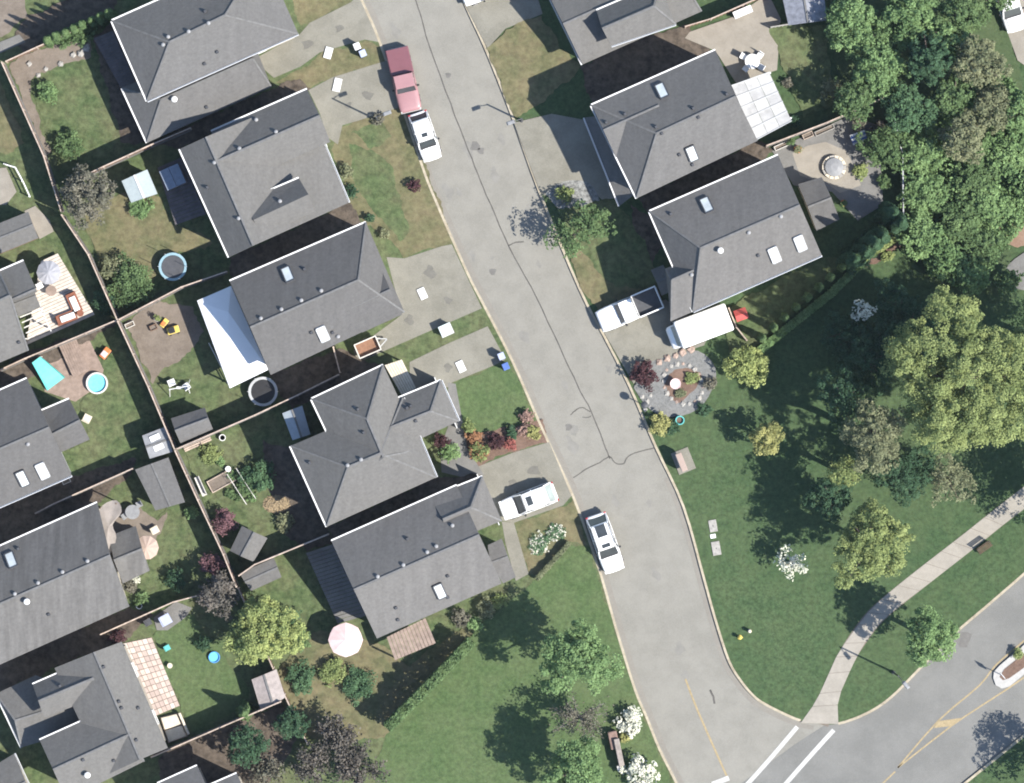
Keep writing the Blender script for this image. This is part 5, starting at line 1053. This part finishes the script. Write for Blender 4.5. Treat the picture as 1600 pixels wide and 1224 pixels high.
# mail boxes
t = thing('mailbox_cluster', 'tan community mailbox cluster on a concrete pad beside the street', 'mailbox', W(1064, 722), ang((1058, 708), (1070, 738)))
MB().box((0, .22, .03), (1.9, 1.5, .1)).build('pad', CONC, t, local=True)
for k in range(2): MB().box((-.45 + .9 * k, 0, .35), (.14, .2, .6)).build('pedestal', DGREY, t, local=True)
m = MB(); m.box((0, 0, 1.1), (1.55, .50, 1.0)); bevel(m.build('cabinet', plain('mailbox_tan', (.38, .29, .24), .6, var=.06), t, local=True), .03)
for i in range(4):
    for j in range(4): MB().box((-.58 + .385 * i, -.255, .75 + .235 * j), (.35, .02, .21)).build('door', LGREY, t, local=True)
# entrance sign (lower middle)
t = thing('entrance_sign', 'weathered wooden entrance sign on stone ends by the white blossom shrubs', 'sign', W(964, 1172), ang((960, 1150), (970, 1198)))
bevel(MB().box((-.9, -.1, .45), (1.5, .75, .9)).build('stone_base', plain('brown_stone', (.24, .16, .13), .85, var=.3, scale=3), t, local=True), .08)
bevel(MB().box((.15, .12, .6), (2.3, .45, 1.2)).build('board', plain('weathered_board', (.30, .26, .23), .8, var=.25, scale=3), t, local=True), .05); bevel(MB().box((1.45, 0, .4), (.42, .62, .8)).build('end_block', OFFW, t, local=True), .05)
# bins
def bin_(label, x, y, rz, mat, lid):
    t = thing('wheelie_bin', label, 'bin', W(x, y), rz); MB().box((0, 0, .5), (.42, .46, 1.0), 0, 1.15).build('body', mat, t, local=True); bevel(MB().box((.02, 0, 1.04), (.54, .58, .08)).build('lid', lid, t, local=True), .03); MB().bar((-.26, -.22, 1.0), (-.26, .22, 1.0), .04, .04).build('handle', BLACK, t, local=True)
    for s in (-1, 1): MB().lathe((-.2, s * .2, .1), [(.0, -.02), (.1, -.02), (.1, .02), (.0, .02)], 8).build('wheel', BLACK, t, local=True)
PALEB = plain('pale_blue_plastic', (.42, .46, .62), .5, var=.08)
bin_('blue wheelie bin with a pale lid on the lawn corner, nearer the driveway', 783, 557, .4, BLUEP, PALEB); bin_('blue wheelie bin with a pale lid on the lawn corner, nearer the kerb', 790, 573, .4, BLUEP, BLUEP)
bin_('blue bin on the dry verge behind the red pickup', 567, 85, .4, BLUEP, PALEB); bin_('black bin with a white lid on the dry verge behind the red pickup', 558, 74, .4, BLACK, WHITE)
# white boards lying on driveways
def board(label, x, y, rz, l=.95, w=.62):
    t = thing('white_board', label, 'board', W(x, y), rz, 'white boards lying on driveways'); bevel(MB().box((0, 0, .09), (l, w, .1)).build('panel', WHITE, t, local=True), .02)
    for s in (-1, 1): MB().box((s * l * .3, 0, .03), (.07, w * .9, .06)).build('batten', LGREY, t, local=True)
board('white board lying at the edge of the upper left driveway', 513, 83, 1.3); board('white board lying on the driveway beside the street lamp shadow', 527, 133, 1.35, 1.1); board('white board lying alone on the wide concrete driveway', 660, 459, 2.0); board('white board lying on the driveway above the green front lawn', 720, 573, 2.0)
t = thing('utility_box', 'pale green-white utility box on the grass strip between two driveways', 'utility box', W(697, 516), .42); bevel(MB().box((0, 0, .42), (.95, .85, .84)).build('cabinet', plain('pale_utility_green', (.52, .62, .58), .5, var=.06), t, local=True), .03); bevel(MB().box((0, 0, .87), (1.05, .95, .07)).build('lid', plain('pale_utility_lid', (.62, .70, .67), .5, var=.05), t, local=True), .03); MB().box((0, 0, .02), (1.15, 1.05, .06)).build('plinth', CONC, t, local=True)
for lab, x, y, l, w, mt in (('tan concrete vault lid on the lawn, northern of three beside the street', 1114, 822, 1.0, .65, STONEG), ('small white lid between the two tan vault lids on the lawn', 1114, 838, .35, .45, WHITE), ('tan concrete vault lid on the lawn, southern of three beside the street', 1119, 857, 1.15, .7, STONEG)):
    t = thing('vault_lid', lab, 'vault lid', W(x, y), 1.75); bevel(MB().box((0, 0, .03), (l, w, .08)).build('lid', mt, t, local=True), .02); MB().box((0, 0, .078), (.12, .05, .02)).build('lifting_hole', BLACK, t, local=True)
t = thing('fire_hydrant', 'small pale yellow hydrant on the lawn below the street bend', 'hydrant', W(1156, 996)); MB().lathe((0, 0, 0), [(.2, 0), (.2, .06), (.12, .08), (.12, .5), (.17, .52), (.15, .64), (.03, .72)], 12).build('barrel', YELP, t, local=True); m = MB(); m.tube([(-.22, 0, .4), (.22, 0, .4)], .06, 8); m.build('nozzle', YELP, t, local=True)
t = thing('marker_post', 'short cream marker post on the lawn beside the pale yellow hydrant', 'marker post', W(1171, 986)); MB().lathe((0, 0, 0), [(.14, -.02), (.14, .55), (.16, .56), (.1, .66)], 10).build('post', CREAM, t, local=True); MB().lathe((0, 0, .4), [(.15, 0), (.15, .1)], 10).build('band', YELP, t, local=True)
# bench by the path
t = thing('park_bench', 'dark brown park bench beside the pale footpath', 'bench', W(1538, 856), .62); BW = plain('dark_bench_wood', (.085, .058, .036), .8, var=.25)
for k in range(4): MB().box((0, -.18 + .12 * k, .45), (1.3, .095, .04)).build('seat_slat', BW, t, local=True)
for k in range(3): m = MB(); m.box((0, .28 + .03 * k, .6 + .13 * k), (1.3, .035, .1)); m.build('back_slat', BW, t, local=True)
for s in (-1, 1): m = MB(); m.box((s * .55, -.17, .22), (.06, .06, .44)); m.box((s * .55, .24, .45), (.06, .06, .9)); m.build('leg', DGREY, t, local=True)
# island sign
t = thing('traffic_sign', 'slim traffic sign on the tip of the traffic island', 'sign', W(1563, 1054)); MB().tube([(0, 0, -.02), (0, 0, 2.1)], .035, 8).build('post', LGREY, t, local=True); MB().box((0, 0, 1.75), (.04, .6, .75), .7).build('plate', WHITE, t, local=True)
# trampolines
def trampoline(label, x, y, r, ring, mat):
    t = thing('trampoline', label, 'trampoline', W(x, y, .8)); t.location.z = 0; r *= S; MB().lathe((0, 0, .80), [(r * .80, 0), (r * .80, .015)], 28).build('jumping_mat', mat, t, local=True)
    m = MB(); n = 32; V = []
    for q, z in ((r * .82, .79), (r * .82, .85), (r, .85), (r, .79)): V += [(q * math.cos(2 * math.pi * k / n), q * math.sin(2 * math.pi * k / n), z) for k in range(n)]
    m.add(V, [(i * n + k, i * n + (k + 1) % n, ((i + 1) % 4) * n + (k + 1) % n, ((i + 1) % 4) * n + k) for i in range(4) for k in range(n)]); m.build('safety_pad', ring, t, local=True)
    for k in range(4):
        a = math.pi * (k + .5) / 2; m = MB(); p = Vector((math.cos(a), math.sin(a), 0)) * r * .93; m.tube([p + Vector((0, 0, .78)), p], .03); m.build('leg', LGREY, t, local=True)
    for k in range(6): a = math.pi * k / 3; p = Vector((math.cos(a), math.sin(a), 0)) * r * 1.0; MB().tube([p + Vector((0, 0, .0)), p + Vector((0, 0, 2.0))], .025).build('net_pole', LGREY, t, local=True)
    return t
trampoline('round trampoline with a light blue pad in the dry back yard', 270, 417, 22, plain('trampoline_blue', (.26, .40, .46), .5, var=.1), DGREY); trampoline('round trampoline with a white pad below the white patio cover', 411, 612, 23, LGREY, BLACK)
# umbrellas
def parasol(label, x, y, rpx, mat, n=8, h=2.3, name='parasol'):
    t = thing(name, label, 'parasol', W(x, y, h)); t.location.z = 0; r = rpx * S; MB().tube([(0, 0, -.01), (0, 0, h + .25)], .03, 8).build('pole', LGREY, t, local=True); MB().lathe((0, 0, 0), [(.28, -.01), (.28, .08), (.05, .12)], 14).build('base', DGREY, t, local=True)
    m = MB(); V = [(0, 0, h + .38)]
    for q, z in ((.5, .22), (1.0, 0)):
        for k in range(2 * n): a = math.pi * k / n; s = 1 if k % 2 == 0 else .955; V.append((q * r * s * math.cos(a), q * r * s * math.sin(a), h + z - (0 if k % 2 == 0 else .03)))
    N2 = 2 * n; F = [(0, 1 + k, 1 + (k + 1) % N2) for k in range(N2)] + [(1 + k, 1 + N2 + k, 1 + N2 + (k + 1) % N2, 1 + (k + 1) % N2) for k in range(N2)]; o = len(V)
    m.add(V + [(v[0], v[1], v[2] - .02) for v in V], F + [tuple(i + o for i in f[::-1]) for f in F]); m.build('canopy', mat, t, local=True)
    for k in range(n): a = 2 * math.pi * k / n; MB().bar((0, 0, h + .33), (r * .97 * math.cos(a), r * .97 * math.sin(a), h - .03), .03, .02).build('rib', LGREY, t, local=True)
    return t
parasol('large pale pink octagonal parasol on the patio of the hedge house', 540, 1000, 27, PINKF); parasol('round tan parasol behind the gabled house at the left edge', 229, 856, 19, TANF, 10); parasol('grey parasol on the pale deck at the left edge', 76, 426, 19, GREYF, 10)
# loungers and table on pale deck
def lounger(label, x, y, rz):
    t = thing('sun_lounger', label, 'sun lounger', W(x, y), rz); t.location.z = .5; WD = plain('red_brown_wood', (.24, .09, .05), .7, var=.2); MB().box((0, 0, .28), (1.75, .85, .08)).build('frame', WD, t, local=True); bevel(MB().box((.12, 0, .38), (1.25, .52, .12)).build('cushion', WHITE, t, local=True), .04); m = MB(); m.box((-.72, 0, .5), (.12, .8, .45)); m.build('backrest', WD, t, local=True)
    for a in (-1, 1):
        for b in (-1, 1): MB().box((a * .8, b * .36, .12), (.07, .07, .25)).build('leg', WD, t, local=True)
lounger('red-brown lounger with a white cushion on the pale deck, nearer the fence', 117, 473, -1.15); lounger('red-brown lounger with a white cushion on the pale deck, nearer the turquoise slide', 105, 497, .36)
def table(label, x, y, r, mat, z0=0., h=.72, name='table', cat='table'):
    t = thing(name, label, cat, W(x, y)); t.location.z = z0; MB().lathe((0, 0, h - .05), [(r * .96, 0), (r, .02), (r, .05)], 20).build('top', mat, t, local=True); MB().tube([(0, 0, 0), (0, 0, h - .03)], .05, 8).build('stem', DGREY, t, local=True); MB().lathe((0, 0, 0), [(.25, -.01), (.25, .04), (.06, .07)], 12).build('foot', DGREY, t, local=True); return t
def chair(label, x, y, rz, mat, z0=0., name='garden_chair', cat='chair', s=1.0):
    t = thing(name, label, cat, W(x, y), rz); t.location.z = z0; bevel(MB().box((0, 0, .42 * s), (.5 * s, .5 * s, .06)).build('seat', mat, t, local=True), .02); bevel(MB().box((-.24 * s, 0, .7 * s), (.06, .5 * s, .5 * s)).build('backrest', mat, t, local=True), .02)
    for a in (-1, 1):
        for b in (-1, 1): MB().box((a * .2 * s, b * .2 * s, .2 * s), (.05, .05, .4 * s)).build('leg', mat, t, local=True)
    return t
table('small red-brown table between the two loungers on the pale deck', 127, 490, .28, plain('red_brown_wood', (.24, .09, .05), .7), .5, .45); chair('white chair beside the grey parasol on the pale deck', 64, 447, .5, WHITE, .5); table('brown table below the grey parasol on the pale deck', 82, 455, .45, DECKW, .5)
# turquoise slide
t = thing('play_slide', 'turquoise plastic slide in the shaded corner beside the brown deck', 'slide', W(72, 588)); A, B_ = W(57, 562, 1.5), W(88, 600, .12); d_ = (B_ - A); sd = Vector((-d_.y, d_.x, 0)).normalized() * .55; m = MB(); V = []
for k in range(7):
    u = k / 6; c = A.lerp(B_, u); c.z = 1.5 * (1 - u) ** 1.4 + .12; w = .8 + .9 * u; V += [c - sd * w + Vector((0, 0, .16)), c - sd * w * .85, c + sd * w * .85, c + sd * w + Vector((0, 0, .16))]
m.add(V + [v - Vector((0, 0, .04)) for v in V], [(i * 4 + k, i * 4 + k + 1, i * 4 + k + 5, i * 4 + k + 4) for i in range(6) for k in range(3)] + [(28 + i * 4 + k, 28 + i * 4 + k + 4, 28 + i * 4 + k + 5, 28 + i * 4 + k + 1) for i in range(6) for k in range(3)]); m.build('chute', TEAL, t)
for s in (-1, 1): p = A + sd * s * .7; MB().bar(p, Vector((p.x, p.y, 0)), .08, .08).build('ladder_post', OFFW, t)
for z in (.35, .7, 1.05, 1.4): MB().bar(A - sd * .7 + Vector((0, 0, z - 1.5)), A + sd * .7 + Vector((0, 0, z - 1.5)), .05, .05).build('rung', OFFW, t)
boards('brown plank platform beside the turquoise slide', [(91, 539), (118, 527), (140, 578), (114, 590)], .45, 8, DECKW, 'platform', 'platform', along='u')
# pools
def pool(label, x, y, rpx, h, wall, water, rim):
    t = thing('paddling_pool', label, 'pool', W(x, y)); r = rpx * S; n = 28; m = MB(); V = []
    for q, z in ((r, 0), (r, h), (r * .86, h), (r * .86, 0)): V += [(q * math.cos(2 * math.pi * k / n), q * math.sin(2 * math.pi * k / n), z) for k in range(n)]
    m.add(V, [(i * n + k, i * n + (k + 1) % n, ((i + 1) % 4) * n + (k + 1) % n, ((i + 1) % 4) * n + k) for i in range(4) for k in range(n)]); m.build('wall', rim, t, local=True); MB().lathe((0, 0, 0), [(r * .87, 0), (r * .87, h * .6)], n).build('water', water, t, local=True)
def water_mat(name, col):
    m, nt, b = nodes(name); n = noise(nt, 4, 3); nt.links.new(ramp(nt, n.outputs[0], [(.3, tuple(c * .88 for c in col)), (.7, tuple(c * 1.12 for c in col))]).outputs[0], b.inputs['Base Color']); b.inputs['Roughness'].default_value = .06; bump(nt, b, n.outputs[0], .1, .02); return m
pool('round turquoise paddling pool with a white rim on the grass', 152, 599, 17, .45, WHITE, water_mat('turquoise_water', (.14, .50, .56)), OFFW); pool('small sky-blue paddling pool in the shade by the yellow-green tree', 335, 1027, 9, .3, SKYB, water_mat('sky_blue_water', (.12, .40, .66)), SKYB)
# toys and oddments
def toy_car(label, x, y, rz, m1, m2, s=1.0):
    t = thing('ride_on_toy', label, 'toy', W(x, y), rz); bevel(MB().box((0, 0, .28 * s), (.85 * s, .5 * s, .26 * s)).build('body', m1, t, local=True), .06); bevel(MB().box((-.08 * s, 0, .62 * s), (.42 * s, .42 * s, .08)).build('roof', m2, t, local=True), .03)
    for a in (-1, 1):
        for b in (-1, 1): MB().lathe((a * .28 * s, b * .25 * s, .1 * s), [(0, -.03), (.1 * s, -.03), (.1 * s, .03), (0, .03)], 8).build('wheel', BLACK, t, local=True); MB().tube([(a * .2 * s - .08 * s, b * .18 * s, .4 * s), (a * .18 * s - .08 * s, b * .17 * s, .6 * s)], .02).build('roof_post', m1, t, local=True)
toy_car('orange and pale ride-on toy on the lawn above the turquoise pool', 165, 552, .9, ORANGE, PINKF, 1.15); toy_car('yellow and black toy on the dirt yard beside the white patio cover', 271, 516, .3, YELP, BLACK, 1.2); toy_car('orange-yellow toy on the dirt yard, left of the yellow and black one', 257, 505, .9, YELP, ORANGE, .9)
chair('cream garden chair on the lawn behind the back wing', 137, 654, 1.1, CREAM, s=1.3); chair('white garden chair on the grass by the dirt yard', 269, 598, .4, WHITE, s=1.1); chair('white garden chair nearer the white patio cover on the grass', 292, 604, 2.2, WHITE, s=1.1)
m = thing('swing_frame', 'white swing frame with slanted legs on the grass beside the dirt yard', 'swing', W(281, 607)); q_ = MB(); q_.tube([(-.8, -.1, 1.3), (.8, .2, 1.3)], .04); q_.build('top_bar', WHITE, m, local=True)
for x in (-.75, .75):
    for s in (-1, 1): MB().tube([(x, .2 * x, 1.3), (x * 1.1, s * .55 + .2 * x, 0)], .035).build('leg', WHITE, m, local=True)
MB().box((0, .05, .42), (.5, .2, .04)).build('seat', WHITE, m, local=True)
for s in (-1, 1): MB().tube([(s * .22, .05, .42), (s * .22, .05, 1.28)], .012, 4).build('rope', LGREY, m, local=True)
table('white round patio table in the shade beside the sandy yard', 1175, 97, .62, WHITE)
for k, (dx, dy) in enumerate(((-14, -8), (12, -10), (14, 9), (-10, 11))): chair('white chair at the round white table, %s side' % ('upper left', 'upper right', 'lower right', 'lower left')[k], 1175 + dx, 97 + dy, [-.5, -2.2, 2.6, .9][k], WHITE)
# fire pit
t = thing('fire_pit', 'round grey fire pit with a tan stone ring on the sandy patio', 'fire pit', W(1303, 262)); r = 19 * S
for k in range(14):
    a = 2 * math.pi * k / 14; m = MB(); q4 = [(rr * math.cos(a + da), rr * math.sin(a + da)) for rr, da in ((r, -.2), (r, .2), (r * .78, .2), (r * .78, -.2))]; m.prism(q4, 0, .42 + .02 * (k % 3)); m.build('stone', CREAM if k % 4 else STONEG, t, local=True)
MB().lathe((0, 0, 0), [(r * .8, 0), (r * .76, .62), (r * .3, .72)], 20).build('cover', MGREY, t, local=True)
t = thing('garden_table', 'blue and white striped table in the fire-pit yard', 'table', W(1341, 216), .35)
for k in range(5): MB().box((0, -.36 + .18 * k, .72), (1.3, .16, .04)).build('top_slat', WHITE if k % 2 == 0 else BLUEP, t, local=True)
for a in (-1, 1):
    for b in (-1, 1): MB().box((a * .55, b * .35, .35), (.06, .06, .7)).build('leg', LGREY, t, local=True)
chair('small red chair in the shaded corner of the fire-pit yard', 1362, 214, 1.5, RED)
# red playhouse
t = thing('playhouse', 'small red toy playhouse at the fence beside the motorhome', 'playhouse', W(1157, 492), .35); MB().box((0, 0, .5), (.85, .75, 1.0)).build('wall', RED, t, local=True); m = MB(); m.add([(-.52, -.48, 1.0), (.52, -.48, 1.0), (.52, .48, 1.0), (-.52, .48, 1.0), (-.52, 0, 1.35), (.52, 0, 1.35)], [(0, 1, 5, 4), (2, 3, 4, 5), (1, 2, 5), (3, 0, 4), (3, 2, 1, 0)]); m.build('roof', RED, t, local=True); MB().box((0, -.385, .38), (.34, .03, .7)).build('door', OFFW, t, local=True)
fence('low weathered board fence behind the motorhome', [(1138, 482), (1150, 512), (1166, 532)], 1.0)
# garden ornaments, rocks
def rock(label, x, y, s, mat, group=None):
    SEED[0] += 1; rg = random.Random(SEED[0]); bm = bmesh.new(); bmesh.ops.create_icosphere(bm, subdivisions=2, radius=s)
    for v in bm.verts: k = 1 + .22 * math.sin(v.co.x * 5 / s + SEED[0]) * math.cos(v.co.y * 4 / s) + rg.uniform(-.07, .07); v.co *= k; v.co.z = v.co.z * .6 + s * .35
    me = bpy.data.meshes.new('rock'); bm.to_mesh(me); bm.free(); me.materials.append(mat); o = link('rock', me, None, W(x, y)); tag(o, label, 'rock', group); return o
for i, (x, y, s) in enumerate(((1030, 566, .26), (1042, 560, .30), (1055, 556, .26), (1066, 551, .34), (1080, 546, .34))): rock('pinkish rock in the row between driveway and gravel bed, %s from the kerb' % ('first', 'second', 'third', 'fourth', 'fifth')[i], x, y, s, STONE)
for i in range(20):
    a = i * .314; x, y = 1067 + 31 * math.cos(a), 600 + 27 * math.sin(a) + 6 * math.sin(a + .8); rock('small border stone ringing the mulch bed', x, y, .15 + .04 * (i % 3), STONEG if i % 3 else STONE, 'border stones of the mulch bed')
for i, (x, y, s) in enumerate(((1003, 620, .2), (1010, 628, .24), (1016, 618, .18), (1008, 640, .2), (1016, 636, .16))): rock('pale rock at the kerb corner of the gravel bed, %s' % ('topmost', 'largest', 'easternmost', 'lowest', 'smallest')[i], x, y, s, STONEG)
t = thing('garden_ornament', 'pale pink stone birdbath in the mulch bed', 'birdbath', W(1055, 600)); MB().lathe((0, 0, 0), [(.3, -.01), (.3, .08), (.12, .14), (.1, .6), (.42, .72), (.45, .8), (.3, .76)], 16).build('bowl_and_pedestal', PINKF, t, local=True); MB().box((.3, -.2, .1), (.3, .25, .24)).build('stone_block', STONE, t, local=True)
shrub(1080, 590, 12, .5, 'olive', 'low olive plant inside the mulch bed'); shrub(1062, 615, 9, .4, 'brown', 'small brown plant at the lower end of the mulch bed')
t = thing('plant_pot', 'round turquoise garden pot beside the yellow-green kerb shrub', 'pot', W(1062, 657)); MB().lathe((0, 0, 0), [(.22, -.01), (.36, .3), (.34, .55), (.38, .6), (.30, .6), (.28, .4)], 16).build('pot', TEAL, t, local=True); MB().lathe((0, 0, .38), [(.28, 0), (.28, .03)], 14).build('soil', MULCH, t, local=True)
# rubble and beds in back yards
for i, (x, y, s, m_) in enumerate(((134, 75, .36, STONEG), (126, 84, .3, STONEG), (114, 86, .26, STONEG), (46, 100, .24, STONEG), (72, 108, .2, STONEG), (95, 100, .24, STONEG), (60, 118, .2, STONEG))): rock('pale rock in the soil bed above the upper left lawn, %s' % ('topmost and largest', 'second from the deck', 'third from the deck', 'by the sunlit fence', 'left of the light shrub', 'near the middle', 'at the lawn corner')[i], x, y, s, m_)
t = thing('raised_bed', 'brown timber raised bed in the kitchen garden', 'raised bed', W(346, 752), .5); MB().box((0, 0, .12), (2.0, .9, .2)).build('soil', SOIL, t, local=True)
for y in (-.5, .5): MB().box((0, y, .15), (2.2, .08, .32)).build('side_board', CEDARL, t, local=True)
for x in (-1.06, 1.06): MB().box((x, 0, .15), (.08, .92, .32)).build('end_board', CEDARL, t, local=True)
for lab, x, y, a, b in (('heap of pale straw in the kitchen garden shade', 432, 788, 1.1, .7),):
    SEED[0] += 1; rng = np.random.default_rng(33); n = 2200; th = rng.uniform(0, 6.283, n); q = rng.uniform(0, 1, n) ** .5; p = np.stack([a * q * np.cos(th), b * q * np.sin(th), .05 + .4 * (1 - q) * rng.uniform(.7, 1, n)], 1); nr = rng.normal(size=(n, 3)) * .5; nr[:, 2] += 1; nr /= np.linalg.norm(nr, axis=1)[:, None]
    o = link('straw_heap', leaf_mesh('straw_heap', p, nr, .2, STRAW, rng, .35), None, W(x, y)); tag(o, lab, 'straw heap')
t = thing('garden_bench', 'long white bench against the back fence in the kitchen garden', 'bench', W(314, 760), -1.15); MB().box((0, 0, .42), (1.7, .4, .06)).build('seat', OFFW, t, local=True); MB().box((0, .2, .7), (1.7, .05, .3)).build('backrest', OFFW, t, local=True)
for s in (-1, 1): MB().box((s * .7, 0, .2), (.07, .36, .4)).build('leg', OFFW, t, local=True)
t = thing('plant_stand', 'small white stand among the vegetables of the kitchen garden', 'stand', W(357, 733)); MB().lathe((0, 0, .4), [(.24, 0), (.24, .05)], 14).build('top', WHITE, t, local=True)
for k in range(3): a = k * 2.09; MB().tube([(.15 * math.cos(a), .15 * math.sin(a), .4), (.2 * math.cos(a), .2 * math.sin(a), 0)], .02).build('leg', WHITE, t, local=True)
table('grey round patio table under the shrubs by the tan parasol', 208, 800, .6, MGREY); chair('grey patio chair at the grey round table, fence side', 218, 788, 3.6, MGREY); chair('grey patio chair at the grey round table, house side', 196, 806, .6, MGREY); chair('pale square stool on the grass above the tan parasol', 243, 828, .5, CREAM, s=1.2)
chair('light blue folding chair in the corner of the green back lawn', 260, 968, .5, PALEB, s=1.7); chair('teal garden chair beside the paved patio', 262, 1012, .5, TEAL, s=.9); table('small cream side table beside the paved patio', 266, 1040, .22, CREAM, 0, .45); chair('dark chair stack by the fence above the paved patio', 232, 972, .5, DGREY, s=1.1)
t = thing('satellite_dish', 'white dish and pipework in the shade beside the red-brown fence', 'dish', W(1160, 20)); bevel(MB().box((0, 0, .35), (1.5, .5, .7), .4).build('box', OFFW, t, local=True), .05); MB().box((0, 0, .74), (1.6, .6, .06), .4).build('lid', WHITE, t, local=True)
# roofed corner at upper right (grey tarpaulin roof)
shed('blue-grey tarpaulin-roofed shelter at the top edge by the wood', [(1222, -6), (1286, -22), (1292, 32), (1232, 40)], mat=plain('tarpaulin_grey', (.20, .21, .24), .5, var=.3), ridge='N', rise=.4, wallm=OFFW, name='shelter', cat='shelter')
# more yard clutter
t = thing('hot_tub', 'square blue-grey covered hot tub on the shaded dark deck', 'hot tub', W(272, 278), .42); t.location.z = .7; bevel(MB().box((0, 0, .42), (1.7, 1.7, .84)).build('cabinet', DECKW, t, local=True), .05)
for s in (-1, 1): bevel(MB().box((s * .43, 0, .89), (.84, 1.74, .1)).build('cover_half', plain('tub_cover_blue', (.20, .24, .30), .6, var=.15), t, local=True), .03)
t = thing('bean_trellis', 'low green wire trellis rows in the kitchen garden', 'trellis', W(378, 760), -1.0)
for r_ in (-.45, .45):
    for k in range(6): MB().tube([(-1.5 + .6 * k, r_, 0), (-1.5 + .6 * k, r_, 1.1)], .02, 5).build('stake', CEDARL, t, local=True)
    for z in (.4, .75, 1.08): MB().tube([(-1.5, r_, z), (1.5, r_, z)], .014, 4).build('wire', OFFW, t, local=True)
for i, (x, y, k) in enumerate(((362, 742, 'bright'), (372, 776, 'green'), (386, 738, 'green'), (395, 778, 'bright'), (345, 722, 'bright'), (360, 772, 'green'))):
    shrub(x, y, 9, .5, k, 'small %s vegetable plant in the kitchen garden, %s' % ('light green' if k == 'bright' else 'dark green', ('beside the white stand', 'below the trellis', 'above the trellis', 'right of the trellis foot', 'north of the raised bed', 'south of the raised bed')[i]))
t = thing('lumber_stack', 'pale stacked lumber along the fence behind the gabled garden shed', 'lumber', W(308, 692), .42)
for k in range(4): MB().box((0, -.24 + .16 * k, .08 + .07 * (k % 2)), (2.4, .13, .07)).build('board', CEDARL, t, local=True)
def pot(label, x, y, r, mat, kind=None):
    t = thing('plant_pot', label, 'pot', W(x, y)); MB().lathe((0, 0, 0), [(r * .7, -.01), (r, .4), (r * 1.08, .45), (r * .85, .45), (r * .8, .36)], 14).build('pot', mat, t, local=True); MB().lathe((0, 0, .33), [(r * .84, 0), (r * .84, .03)], 12).build('soil', MULCH, t, local=True)
    if kind: rng = np.random.default_rng(int(x)); p, n_, _ = clump_points(r * 1.3, .25, .65, 160, rng, .4, .2, False); link('plant', leaf_mesh('plant', p, n_, .1, LEAF[kind], rng), t)
pot('white pot at the top of the kitchen garden by the fence', 348, 684, .26, WHITE); pot('pale pot by the corner of the tan parasol house', 214, 905, .28, OFFW, 'white'); pot('white pot against the lower fence by the tan parasol house', 218, 947, .24, WHITE)
pot('terracotta pot beside the fire pit annex', 1318, 318, .26, ORANGE, 'green'); pot('terracotta pot at the corner of the sandy fire-pit patio', 1246, 234, .3, ORANGE, 'brown'); pot('dark pot beside the sandy fire-pit patio edge', 1236, 222, .28, DGREY, 'green'); pot('pale pot near the dirt yard toys', 246, 498, .25, STONEG, 'olive')
for lab, x, y, l, w, h, m_ in (('low brown crate beside the fence above the fire-pit patio', 1262, 212, .9, .45, .4, CEDARL), ('long pale planter along the fence above the fire-pit patio', 1288, 204, 1.7, .4, .4, STONEG), ('pale crate under the wooden fence beside the long planter', 1222, 228, 1.4, .4, .4, OFFW), ('pale crate by the dirt yard fence corner', 203, 508, .8, .4, .35, OFFW), ('brown crate left of the yellow toys', 240, 512, .6, .45, .35, CEDAR), ('white crate on the grass below the cream chair', 104, 752, .7, .4, .4, OFFW)):
    t = thing('garden_crate', lab, 'crate', W(x, y), .42)
    for s in (-1, 1): MB().box((0, s * (w / 2 - .03), h / 2), (l, .05, h)).build('side_board', m_, t, local=True); MB().box((s * (l / 2 - .03), 0, h / 2), (.05, w - .12, h)).build('end_board', m_, t, local=True)
    MB().box((0, 0, h * .35), (l - .1, w - .12, h * .6)).build('fill', SOIL, t, local=True)
# thin summer haze between the aeroplane and the ground
hz_m = bpy.data.materials.new('summer_haze'); hz_m.use_nodes = True; hn = hz_m.node_tree; hn.nodes.remove(hn.nodes['Principled BSDF'])
pv = N(hn, 'ShaderNodeVolumePrincipled'); pv.inputs['Color'].default_value = (.80, .88, 1.0, 1); pv.inputs['Density'].default_value = 0.000035; pv.inputs['Anisotropy'].default_value = .2
hn.links.new(pv.outputs[0], hn.nodes['Material Output'].inputs['Volume'])
o = MB().box((0, 0, 203.9), (6200, 6200, 410.2)).build('haze', hz_m); o['kind'] = 'stuff'; tag(o, 'thin pale summer haze over the whole neighbourhood', 'haze')
